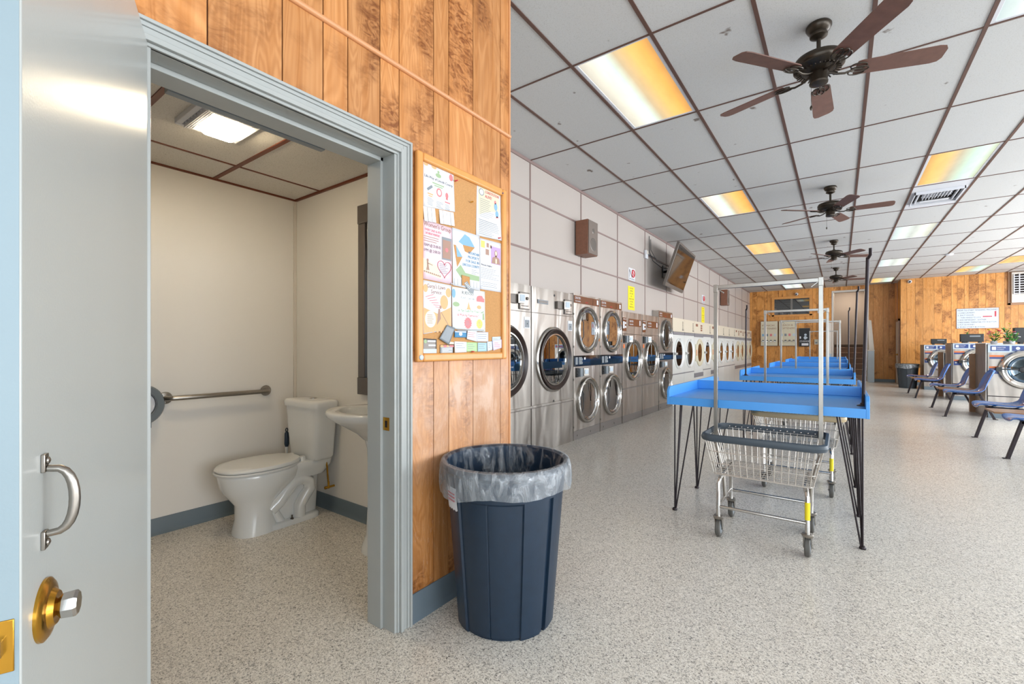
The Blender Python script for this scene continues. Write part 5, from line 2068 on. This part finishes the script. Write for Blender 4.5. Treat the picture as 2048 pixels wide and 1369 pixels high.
def bin_(x, y, ra, H, label, mat, rot, liner_top, big):
    t = thing('trash_can', label, 'trash can', (x, y, 0))
    NA = 360 if big else 72
    rb = ra * 0.795
    g = G()
    zs = [0.0, 0.006, 0.012, 0.05, 0.15, 0.3, 0.45, 0.555, 0.565, 0.575, 0.62, 0.66, 0.675, 0.68, 0.695, 0.70]
    zs = [z * H / 0.70 for z in zs]
    recess = [(258, 324), (20, 85), (112, 170), (192, 238)]
    deep = [(350, 357), (95, 102), (178, 185), (289.3, 290.9)]
    rows = []
    for z in zs:
        f = z / H
        row = []
        for j in range(NA):
            a = 2 * PI * j / NA
            deg = math.degrees(a) % 360
            r = rb + (ra - rb) * f
            if z < 0.012 * H / 0.70:
                r -= 0.006
            if z < 0.57 * H / 0.70:
                if any(p < deg < q for p, q in recess):
                    r -= 0.009
                if any(p < deg < q for p, q in deep):
                    r -= 0.024 if not 289 < deg < 291 else 0.004
            elif z > 0.672 * H / 0.70:
                r += 0.010
            row.append((r * math.cos(a + rot), r * math.sin(a + rot), z))
        rows.append(row)
    for r, z in ((ra + 0.002, H), (ra - 0.010, H - 0.006), (ra - 0.014, H - 0.05), (rb - 0.012, 0.012)):
        rows.append([(r * math.cos(2 * PI * j / NA + rot), r * math.sin(2 * PI * j / NA + rot), z) for j in range(NA)])
    g.rings(rows)
    g.obj('barrel', mat, t, angle=28)
    rn = random.Random(int(x * 100))
    g = G()
    rows = []
    NL = NA
    ph = [rn.uniform(0, 6.28) for _ in range(8)]

    def wob(a, k=1.0):
        return k * (0.4 * math.sin(9 * a + ph[0]) + 0.3 * math.sin(17 * a + ph[1]) + 0.3 * math.sin(31 * a + ph[2]))
    spec = [(-0.105, 0.36 * H, 0.010), (-0.085, 0.55 * H, 0.009), (-0.055, 0.72 * H, 0.008), (-0.032, 0.86 * H, 0.005), (-0.014, H - 0.012, 0.002), (-0.002, H + 0.006, 0.001), (0.014, H + 0.002, 0.001), (0.021, H - 0.022, 0.002),
            (0.022, H - 0.05, 0.005), (0.021, H - 0.085, 0.007), (0.017, H - 0.115, 0.005)]
    for dr_, z, am in spec:
        row = []
        for j in range(NL):
            a = 2 * PI * j / NL
            drop = 0
            if z < H - 0.03 and dr_ > 0:
                drop = (H - 0.03 - z) * (0.18 * math.sin(a * 2 + ph[3]) + 0.10 * math.sin(a * 5 + ph[4]))
            r = ra + dr_ + wob(a, am)
            row.append((r * math.cos(a), r * math.sin(a), z - drop))
        rows.append(row)
    g.rings(rows, cap0=False, cap1=False)
    g.bm.faces.ensure_lookup_table()
    for i_, fc in enumerate(g.bm.faces):
        fc.material_index = 0 if i_ // NL < 5 else 1
    g.obj('bin_liner', ['liner', 'liner_hem'], t, sharp=False)
    return t


tc = bin_(-1.222, 1.625, 0.272, 0.70, 'big round dark blue trash can with a clear liner, in front of the wood wall', 'can', 0.0, True, True)
g = G()
rows = []
for z, sh in ((0.520, 0.3), (0.545, 0.0), (0.58, 0.0), (0.612, 0.05)):
    row = []
    for k in range(9):
        a = math.radians(238 + k * 2.4 + (sh * (k % 3)))
        row.append(((0.2185 + 0.0805 * z) * math.cos(a), (0.2185 + 0.0805 * z) * math.sin(a), z - (0.006 * (k % 2) if z < 0.55 else 0)))
    rows.append(row)
vs = [[g.v(p) for p in r] for r in rows]
for r0, r1 in zip(vs, vs[1:]):
    for j in range(8):
        g.f([r0[j], r0[j + 1], r1[j + 1], r1[j]])
o = g.obj('torn_label', 'white', tc)
o['label'] = 'torn white and red label'
g = G()
for k in range(3):
    a = math.radians(226)
    for q in range(6):
        a = math.radians(241 + q * 2.4)
        g.obox((0.2655 * math.cos(a), 0.2655 * math.sin(a), 0.556 + k * 0.014), (0.002, 0.009, 0.006), Matrix.Rotation(a, 3, 'Z'))
g.obj('label_print', 'inkred', o)
b2 = bin_(1.59, 17.45, 0.255, 0.70, 'round charcoal trash can with a clear liner at the corner by the far washing machine', 'can_grey', 0.4, True, False)

# ================================================================== NOTICE BOARD
XB = XN + 0.0
t = thing('notice_board', 'oak-framed cork notice board on the wood wall above the trash can', 'notice board', (XN + 0.001, 0, 0))
B0, B1, BZ0, BZ1 = 1.338, 1.990, 1.133, 2.062
g = G()
fw = 0.038
for a, b, c, d in ((B0, B0 + fw, BZ0, BZ1), (B1 - fw, B1, BZ0, BZ1), (B0 + fw, B1 - fw, BZ0, BZ0 + fw), (B0 + fw, B1 - fw, BZ1 - fw, BZ1)):
    g.box(0.0, 0.026, a, b, c, d)
g.obj('frame', 'oak', t, bevel=0.009, seg=3)
g = G()
g.box(0.002, 0.010, B0 + fw, B1 - fw, BZ0 + fw, BZ1 - fw)
g.obj('cork_panel', 'cork', t)
g = G()
g.lathe([(0.012, 0.026), (0.011, 0.031), (0.004, 0.034)], (0, B0 + 0.02, BZ0 + 0.02), 16, 'x')
g.obj('screw_cap', 'pale', t)
DX = 0.0035        # papers sit just above the cork


def paper(name, label, cat, quad, mat, layer, curl=0.0, group=None):
    """QUAD: four (y, z) corners, clockwise from the top left"""
    t = thing(name, label, cat, (XN + 0.0115 + 0.0016 * layer, 0, 0), 0, group)
    g = G()
    n = 8
    rows = []
    for i in range(n + 1):
        v = i / n
        row = []
        for j in range(n + 1):
            u = j / n
            y = (quad[0][0] * (1 - u) + quad[1][0] * u) * (1 - v) + (quad[3][0] * (1 - u) + quad[2][0] * u) * v
            z = (quad[0][1] * (1 - u) + quad[1][1] * u) * (1 - v) + (quad[3][1] * (1 - u) + quad[2][1] * u) * v
            row.append((curl * (v ** 2) * (0.4 + 0.6 * u), y, z))
        rows.append(row)
    vs = [[g.v(p) for p in r] for r in rows]
    for r0, r1 in zip(vs, vs[1:]):
        for j in range(n):
            g.f([r0[j], r0[j + 1], r1[j + 1], r1[j]], True)
    o = g.obj('sheet', mat, t, sharp=False)
    m = o.modifiers.new('thick', 'SOLIDIFY')
    m.thickness = 0.0006
    return t


def patch(t, name, mat, shapes, x=0.0006, dx=0.0003):
    """flat printed shapes: ('r', y0, y1, z0, z1) rectangles, ('c', y, z, ry, rz) ellipses, ('p', points)"""
    g = G()
    for s_ in shapes:
        if s_[0] == 'r':
            g.box(x, x + dx, s_[1], s_[2], s_[3], s_[4])
        elif s_[0] == 'c':
            g.rings([[(xx, s_[1] + s_[3] * math.cos(2 * PI * k / 24), s_[2] + s_[4] * math.sin(2 * PI * k / 24)) for k in range(24)] for xx in (x, x + dx)], smooth=False)
        else:
            g.rings([[(xx, a, b) for a, b in s_[1]] for xx in (x, x + dx)], smooth=False)
    soft = {'inkblue': 'print_blue', 'green': 'print_green', 'orange': 'print_orange', 'red': 'print_red', 'inkred': 'print_red', 'yellow': 'print_yellow', 'ink': 'greycard', 'inkbrown': 'print_brown'}
    return g.obj(name, soft.get(mat, mat) if isinstance(mat, str) else mat, t)


def lines(y0, y1, z, n, step, h=0.0025, seed=0):
    rn = random.Random(seed)
    return [('r', y0, y0 + (y1 - y0) * rn.uniform(0.6, 1.0), z - k * step, z - k * step + h) for k in range(n)]


def star(y, z, r0, r1, n=14):
    return ('p', [(y + (r0 if k % 2 else r1) * math.cos(PI * k / n), z + (r0 if k % 2 else r1) * math.sin(PI * k / n)) for k in range(2 * n)])


def W(t, s_, size, y, z, mat='ink', wdt=None, align='LEFT', x=0.0008):
    return write(s_, size, (x, y, z), RX, mat, t, align, wdt=wdt)


# 1 pregnancy-help flyer with tear-off tabs
t = paper('tear_off_flyer', 'white tear-off flyer headed Life-Way, top left of the notice board', 'flyer', [(1.383, 2.030), (1.578, 2.034), (1.588, 1.849), (1.383, 1.826)], 'white', 0)
W(t, 'Life-Way of Lincoln County', 0.017, 1.392, 1.962, 'ink', 0.178)
patch(t, 'leaf_logo', 'green', [('c', 1.478, 1.99, 0.018, 0.010), ('c', 1.478, 2.006, 0.007, 0.006), ('r', 1.44, 1.515, 1.945, 1.951), ('r', 1.452, 1.505, 1.936, 1.941)])
patch(t, 'corner_print', 'orange', [('c', 1.40, 2.02, 0.014, 0.008), ('c', 1.45, 2.02, 0.016, 0.008), ('r', 1.41, 1.445, 1.889, 1.895), ('r', 1.416, 1.44, 1.880, 1.885)])
patch(t, 'corner_print', 'inkred', [('c', 1.483, 1.913, 0.018, 0.020), ('c', 1.561, 2.005, 0.013, 0.016), ('r', 1.52, 1.555, 1.877, 1.883), ('c', 1.533, 1.912, 0.010, 0.014), ('r', 1.526, 1.540, 1.892, 1.90)])
patch(t, 'clear_centre', 'white', [('c', 1.483, 1.913, 0.011, 0.013)], x=0.001)
patch(t, 'printed_lines', 'greycard', [('p', [(1.405, 1.912), (1.435, 1.935), (1.443, 1.926), (1.413, 1.903)])] + lines(1.41, 1.45, 1.872, 6, 0.006, 0.0018, 1) + lines(1.465, 1.51, 1.868, 5, 0.006, 0.0018, 2) + lines(1.522, 1.558, 1.868, 5, 0.006, 0.0018, 3))
for k in range(8):
    if k == 3:
        continue
    y0 = 1.384 + k * 0.0245
    z0 = 1.826 + 0.018 * k / 8
    pz_ = [(0.0002, y0, z0), (0.0002, y0 + 0.023, z0 + 0.002), (0.006 + 0.001 * (k % 3), y0 + 0.024, z0 - 0.064), (0.006, y0 + 0.002, z0 - 0.065)]
    g = G()
    g.rings([[p for p in pz_], [(p[0] + 0.0005, p[1], p[2]) for p in pz_]], smooth=False)
    tb = g.obj('tear_tab', 'white', t)
# 2 constitution class flyer
t = paper('flyer', 'cream and white flyer headed CONSTITUTION ALIVE, top right of the notice board', 'flyer', [(1.752, 2.040), (1.950, 2.040), (1.952, 1.779), (1.742, 1.768)], 'white', 0, 0.006)
patch(t, 'cream_panel', 'cream', [('r', 1.762, 1.935, 1.868, 2.025)], x=0.0007)
W(t, 'CONSTITUTION', 0.020, 1.815, 2.003, 'inkred', 0.115, x=0.0014)
W(t, 'ALIVE!', 0.022, 1.815, 1.980, 'inkred', 0.055, x=0.0014)
patch(t, 'seal', 'greycard', [('c', 1.786, 2.0, 0.020, 0.018)], x=0.0012)
patch(t, 'clear_centre', 'white', [('c', 1.786, 2.0, 0.015, 0.014)], x=0.0015)
patch(t, 'person_drawing', 'inkblue', [('c', 1.905, 1.952, 0.014, 0.020), ('c', 1.915, 1.915, 0.014, 0.018)], x=0.0014)
patch(t, 'person_drawing', 'inkred', [('c', 1.90, 1.975, 0.008, 0.010), ('c', 1.918, 1.892, 0.013, 0.012), ('c', 1.928, 1.868, 0.014, 0.012)], x=0.0014)
patch(t, 'printed_lines', 'greycard', lines(1.775, 1.89, 1.965, 10, 0.010, 0.002, 4), x=0.0013)
patch(t, 'printed_lines', 'greycard', lines(1.762, 1.94, 1.855, 9, 0.009, 0.002, 5), x=0.0040)
# 3 women's group flyer
t = paper('flyer', 'pink flyer headed Women\'s Group with a heart, left edge of the notice board', 'flyer', [(1.381, 1.768), (1.566, 1.766), (1.565, 1.497), (1.381, 1.503)], P('pink_paper', 'ddc2cb', 0.6), 1)
W(t, "Women's Group", 0.028, 1.386, 1.742, 'inkbrown', 0.172)
W(t, 'EVERY 2ND & 4TH', 0.014, 1.392, 1.722, 'inkred', 0.10)
W(t, 'SATURDAY MONTHLY', 0.014, 1.396, 1.706, 'inkred', 0.09)
patch(t, 'printed_lines', 'inkbrown', lines(1.386, 1.485, 1.694, 3, 0.010, 0.003, 6))
W(t, '10AM @ 25:00-02', 0.018, 1.385, 1.652, 'ink', 0.105)
W(t, '1PM @ 2:00:50', 0.018, 1.385, 1.628, 'ink', 0.10)
patch(t, 'phone_picture', 'greycard', [('r', 1.498, 1.562, 1.607, 1.713)], x=0.0008)
patch(t, 'phone_screen', 'inkbrown', [('r', 1.503, 1.557, 1.614, 1.700)], x=0.0012)
patch(t, 'phone_heart', 'inkred', [('c', 1.53, 1.655, 0.010, 0.010)], x=0.0016)
h_ = [(1.515 + 0.0028 * 16 * math.sin(a) ** 3, 1.566 + 0.0027 * (13 * math.cos(a) - 5 * math.cos(2 * a) - 2 * math.cos(3 * a) - math.cos(4 * a))) for a in [2 * PI * k / 36 for k in range(36)]]
g = G()
g.tube([(0.002, a, b) for a, b in h_], 0.0011, 5, closed=True)
g.obj('heart_outline', 'inkred', t)
patch(t, 'printed_lines', 'greycard', lines(1.483, 1.548, 1.583, 6, 0.008, 0.0022, 7), x=0.001)
patch(t, 'meadow_picture', 'cream', [('p', [(1.383, 1.596), (1.47, 1.57), (1.50, 1.512), (1.383, 1.535)])], x=0.0007)
patch(t, 'girl_silhouette', 'inkbrown', [('p', [(1.404, 1.585), (1.412, 1.585), (1.416, 1.560), (1.420, 1.545), (1.400, 1.545), (1.405, 1.562)]), ('c', 1.409, 1.59, 0.006, 0.006), ('p', [(1.41, 1.578), (1.44, 1.572), (1.44, 1.569), (1.41, 1.574)])] + [('c', 1.39 + 0.012 * k, 1.538 - 0.0015 * k, 0.005, 0.004) for k in range(9)], x=0.0011)
# 4 mountain property flyer
t = paper('flyer', 'flyer offering mountain property for sale in Lincoln County, middle of the notice board', 'flyer', [(1.566, 1.770), (1.768, 1.768), (1.772, 1.488), (1.570, 1.494)], 'white', 2)
patch(t, 'sky_picture', 'inkblue', [('p', [(1.61, 1.71), (1.655, 1.755), (1.69, 1.745), (1.73, 1.702), (1.64, 1.700)]), ('p', [(1.592, 1.69), (1.638, 1.64), (1.60, 1.635)])])
patch(t, 'hill_picture', 'cork', [('p', [(1.64, 1.70), (1.73, 1.702), (1.69, 1.665), (1.655, 1.67)]), ('p', [(1.575, 1.69), (1.592, 1.69), (1.60, 1.635), (1.638, 1.64), (1.60, 1.585)])], x=0.0007)
patch(t, 'slope_picture', 'green', [('p', [(1.59, 1.57), (1.625, 1.60), (1.66, 1.565), (1.765, 1.56), (1.765, 1.535), (1.63, 1.535)])], x=0.0007)
for k, s_ in enumerate(('MOUNTAIN', 'PROPERTY', 'FOR SALE IN', 'LINCOLN COUNTY')):
    W(t, s_, 0.019, 1.762, 1.662 - k * 0.021, 'inkblue', (0.08, 0.085, 0.10, 0.125)[k], x=0.0012).location.y = 1.762 - (0.08, 0.085, 0.10, 0.125)[k]
patch(t, 'printed_lines', 'greycard', lines(1.705, 1.76, 1.585, 3, 0.009, 0.002, 8) + [('r', 1.58 + 0.0235 * k, 1.5815 + 0.0235 * k, 1.497, 1.53) for k in range(8)], x=0.001)
# 5 portrait notice
t = paper('letter', 'white letter with a small purple portrait photo, right edge of the notice board', 'letter', [(1.772, 1.760), (1.951, 1.764), (1.951, 1.497), (1.775, 1.497)], 'white', 1)
patch(t, 'portrait_photo', P('lilac_print', 'b394c4', 0.5), [('r', 1.862, 1.946, 1.642, 1.735)])
patch(t, 'portrait_figure', 'inkbrown', [('c', 1.905, 1.700, 0.013, 0.018), ('p', [(1.868, 1.645), (1.875, 1.675), (1.905, 1.688), (1.935, 1.675), (1.942, 1.645)])], x=0.001)
patch(t, 'portrait_face', 'cream', [('c', 1.905, 1.702, 0.008, 0.011), ('p', [(1.90, 1.647), (1.90, 1.672), (1.912, 1.672), (1.912, 1.647)])], x=0.0014)
patch(t, 'yellow_block', 'yellow', [('r', 1.780, 1.812, 1.715, 1.750)])
patch(t, 'small_picture', 'inkbrown', [('r', 1.826, 1.845, 1.722, 1.745), ('r', 1.855, 1.868, 1.722, 1.738), ('r', 1.818, 1.846, 1.682, 1.712)])
W(t, 'Welcome, Neighbor', 0.013, 1.782, 1.622, 'ink', 0.09)
patch(t, 'printed_lines', 'greycard', lines(1.782, 1.942, 1.608, 7, 0.0085, 0.002, 9) + lines(1.785, 1.942, 1.535, 3, 0.010, 0.0022, 10))
# 6 lawn service flyer
t = paper('flyer', 'orange and white flyer headed Garza\'s Lawn Service, lower left of the notice board', 'flyer', [(1.380, 1.497), (1.560, 1.492), (1.560, 1.283), (1.382, 1.256)], 'white', 2)
W(t, "Garza's Lawn", 0.026, 1.403, 1.466, 'inkbrown', 0.115)
W(t, 'Service', 0.026, 1.428, 1.442, 'inkbrown', 0.065)
tanp = P('tan_print', 'c9a473', 0.6)
patch(t, 'tan_ground', tanp, [('p', [(1.383, 1.375), (1.47, 1.352), (1.558, 1.388), (1.558, 1.286), (1.384, 1.260)])], x=0.0007)
patch(t, 'orange_shape', 'orange', [('c', 1.395, 1.462, 0.014, 0.018), ('c', 1.54, 1.455, 0.018, 0.022), ('c', 1.512, 1.408, 0.026, 0.033)])
patch(t, 'printed_lines', 'inkred', [('p', [(1.395 + 0.012 * k, 1.425 - 0.008 * k), (1.445 + 0.010 * k, 1.44 - 0.012 * k), (1.446 + 0.010 * k, 1.437 - 0.012 * k), (1.396 + 0.012 * k, 1.422 - 0.008 * k)]) for k in range(6)])
patch(t, 'pale_oval', 'cream', [('c', 1.425, 1.325, 0.034, 0.038)], x=0.001)
patch(t, 'printed_lines', 'inkbrown', lines(1.405, 1.445, 1.342, 5, 0.009, 0.0025, 11), x=0.0014)
patch(t, 'rake_drawing', 'inkbrown', [('p', [(1.475, 1.375), (1.485, 1.375), (1.49, 1.33), (1.465, 1.30), (1.47, 1.34)]), ('p', [(1.49, 1.36), (1.54, 1.30), (1.542, 1.302), (1.492, 1.363)]), ('c', 1.488, 1.383, 0.006, 0.008)], x=0.001)
patch(t, 'leaf_print', 'orange', [('c', 1.392 + 0.0125 * k, 1.272 + 0.007 * (k % 2), 0.006, 0.008) for k in range(11)], x=0.001)
# 7 car flyer
t = paper('flyer', 'glossy white flyer about paying cash for your car, lower middle of the notice board', 'flyer', [(1.563, 1.487), (1.808, 1.487), (1.812, 1.277), (1.566, 1.287)], P('glossy_paper', 'e2e6e4', 0.12), 3)
W(t, 'RUIDOSO', 0.022, 1.632, 1.458, 'ink', 0.085)
W(t, 'Ford - Lincoln', 0.018, 1.625, 1.435, 'greycard', 0.10)
patch(t, 'car_drawing', 'red', [('p', [(1.740, 1.442), (1.745, 1.456), (1.762, 1.462), (1.785, 1.462), (1.795, 1.450), (1.803, 1.447), (1.803, 1.430), (1.742, 1.430)])])
patch(t, 'sticker_print', 'inkblue', [('c', 1.575, 1.456, 0.013, 0.022)])
patch(t, 'banknote_drawing', 'green', [('c', 1.592, 1.405, 0.024, 0.012)])
patch(t, 'dollar_sign', 'green', [('p', [(1.79, 1.37), (1.80, 1.372), (1.803, 1.34), (1.79, 1.338)])])
patch(t, 'figure_drawing', 'orange', [('p', [(1.672, 1.395), (1.682, 1.425), (1.692, 1.395), (1.70, 1.385), (1.665, 1.385)]), ('c', 1.762, 1.402, 0.018, 0.010)])
W(t, '... or Pay Cash For Your Car!', 0.018, 1.585, 1.372, 'green', 0.21)
W(t, '& Making Payments?', 0.018, 1.60, 1.350, 'inkred', 0.155)
patch(t, 'starburst', 'inkred', [star(1.677, 1.318, 0.025, 0.031)])
patch(t, 'starburst', 'yellow', [star(1.765, 1.317, 0.022, 0.027)])
patch(t, 'printed_lines', 'greycard', [('r', 1.59, 1.80, 1.284, 1.287), ('r', 1.60, 1.79, 1.278, 1.281)] + lines(1.66, 1.69, 1.325, 3, 0.008, 0.002, 12) + lines(1.755, 1.778, 1.325, 3, 0.008, 0.002, 13), x=0.001)
# 8 clipped pictures
t = paper('clipped_pictures', 'tan and grey clippings pinned over the top of the glossy car flyer', 'clipping', [(1.629, 1.551), (1.688, 1.548), (1.690, 1.505), (1.632, 1.500)], 'cork', 4)
patch(t, 'grey_clipping', 'greycard', [('p', [(1.645, 1.512), (1.668, 1.525), (1.70, 1.492), (1.722, 1.490), (1.715, 1.466), (1.68, 1.478)])], x=0.001)
patch(t, 'printed_lines', 'white', [('p', [(1.65 + 0.008 * k, 1.51 - 0.005 * k), (1.662 + 0.008 * k, 1.518 - 0.005 * k), (1.664 + 0.008 * k, 1.516 - 0.005 * k), (1.652 + 0.008 * k, 1.508 - 0.005 * k)]) for k in range(5)], x=0.0014)
# business cards
cards = [
    ('a', [(1.383, 1.238), (1.467, 1.235), (1.467, 1.165), (1.383, 1.165)], 'tvgrey', 'two-tone grey and pale blue business card at the lower left corner of the board', 0),
    ('b', [(1.526, 1.303), (1.580, 1.289), (1.538, 1.209), (1.475, 1.237)], 'greycard', 'grey business card pinned askew over the lawn flyer corner', 6),
    ('c', [(1.487, 1.209), (1.581, 1.211), (1.581, 1.166), (1.487, 1.166)], 'blackgloss', 'black business card with a coloured band at the bottom of the board', 1),
    ('d', [(1.580, 1.276), (1.665, 1.278), (1.665, 1.246), (1.580, 1.245)], 'inkblue', 'blue business card right under the glossy car flyer', 4),
    ('e', [(1.583, 1.226), (1.671, 1.224), (1.671, 1.173), (1.586, 1.171)], 'white', 'plain white business card between the black card and the green card', 1),
    ('f', [(1.671, 1.222), (1.751, 1.222), (1.751, 1.176), (1.671, 1.176)], P('green_paper', 'a9cf96', 0.6), 'light green business card in the bottom row', 1),
    ('g', [(1.671, 1.281), (1.741, 1.279), (1.741, 1.226), (1.665, 1.238)], 'white', 'white card with faint red print tilted under the car flyer', 5),
    ('h', [(1.741, 1.274), (1.832, 1.276), (1.832, 1.227), (1.741, 1.227)], P('lilac_paper', 'ccd0e6', 0.6), 'pale lilac card with a small square stamp', 5),
    ('i', [(1.755, 1.222), (1.829, 1.222), (1.829, 1.176), (1.755, 1.175)], P('teal_paper', '9cbcc4', 0.5), 'teal business card in the bottom row', 1),
    ('j', [(1.829, 1.226), (1.873, 1.229), (1.873, 1.184), (1.832, 1.177)], P('ice_paper', 'c7d9ec', 0.6), 'narrow pale blue card beside the teal card', 2),
    ('k', [(1.873, 1.252), (1.948, 1.256), (1.948, 1.232), (1.873, 1.230)], 'pale', 'pale blue card showing above the tilted lilac card', 1),
    ('l', [(1.869, 1.231), (1.950, 1.240), (1.950, 1.194), (1.877, 1.180)], P('violet_paper', 'cdc3df', 0.6), 'lilac card tilted at the lower right corner of the board', 4),
    ('m', [(1.545, 1.225), (1.583, 1.222), (1.583, 1.212), (1.545, 1.212)], 'cream', 'small cream scrap of paper above the black business card', 0),
]
for key, quad, mat, lab, layer in cards:
    t = paper('business_card', lab, 'card', quad, mat, layer, 0, 'business cards at the bottom of the board')
    ya, za = quad[3][0] + 0.008, quad[0][1] - 0.012
    yb = quad[2][0] - 0.012
    if key == 'b':
        patch(t, 'printed_lines', 'ink', [('c', 1.528, 1.258, 0.012, 0.014), ('p', [(1.505, 1.245), (1.51, 1.252), (1.525, 1.245), (1.52, 1.238)])])
    elif key == 'a':
        patch(t, 'blue_half', 'pale', [('r', 1.385, 1.466, 1.167, 1.19)])
        patch(t, 'printed_lines', 'white', [('r', 1.41, 1.46, 1.222, 1.229), ('r', 1.415, 1.46, 1.203, 1.210)], x=0.001)
        patch(t, 'green_logo', 'green', [('c', 1.397, 1.224, 0.009, 0.009)], x=0.001)
    elif key == 'c':
        patch(t, 'colour_band', 'orange', [('r', 1.489, 1.51, 1.198, 1.208), ('r', 1.53, 1.545, 1.198, 1.208)])
        patch(t, 'colour_band', 'inkred', [('r', 1.512, 1.528, 1.197, 1.208), ('r', 1.55, 1.578, 1.199, 1.208)])
        patch(t, 'printed_lines', 'white', lines(1.50, 1.57, 1.188, 3, 0.007, 0.003, 15), x=0.001)
    elif key == 'd':
        patch(t, 'printed_lines', 'white', [('c', 1.622, 1.262, 0.012, 0.009), ('r', 1.583, 1.662, 1.270, 1.275)])
    elif key != 'm':
        patch(t, 'printed_lines', 'inkred' if key in 'gl' else 'greycard', lines(ya, yb, za, 3, 0.010, 0.0025, ord(key)))
# push pins
for y, z, m, lab in ((1.588, 1.998, 'red', 'red push pin at the edge of the tear-off flyer'), (1.925, 1.788, 'red', 'red push pin under the constitution flyer'), (1.948, 2.036, 'bluelabel', 'blue push pin at the corner of the constitution flyer'),
                     (1.700, 1.925, 'brass', 'brass push pin alone in the bare cork'), (1.708, 1.176, 'red', 'red push pin below the green business card'), (1.560, 1.500, 'white', 'white push pin above the lawn service flyer')):
    t = thing('push_pin', lab, 'push pin', (XN + 0.014, y, z))
    g = G()
    g.lathe([(0.004, 0.002), (0.0045, 0.004), (0.0022, 0.006), (0.0022, 0.012), (0.004, 0.014), (0.0035, 0.016)], (0, 0, 0), 10, 'x')
    g.obj('head', m, t)
    g = G()
    g.cyl((-0.003, 0, 0), (0.003, 0, 0), 0.0006, n=6)
    g.obj('point', 'chrome', t)
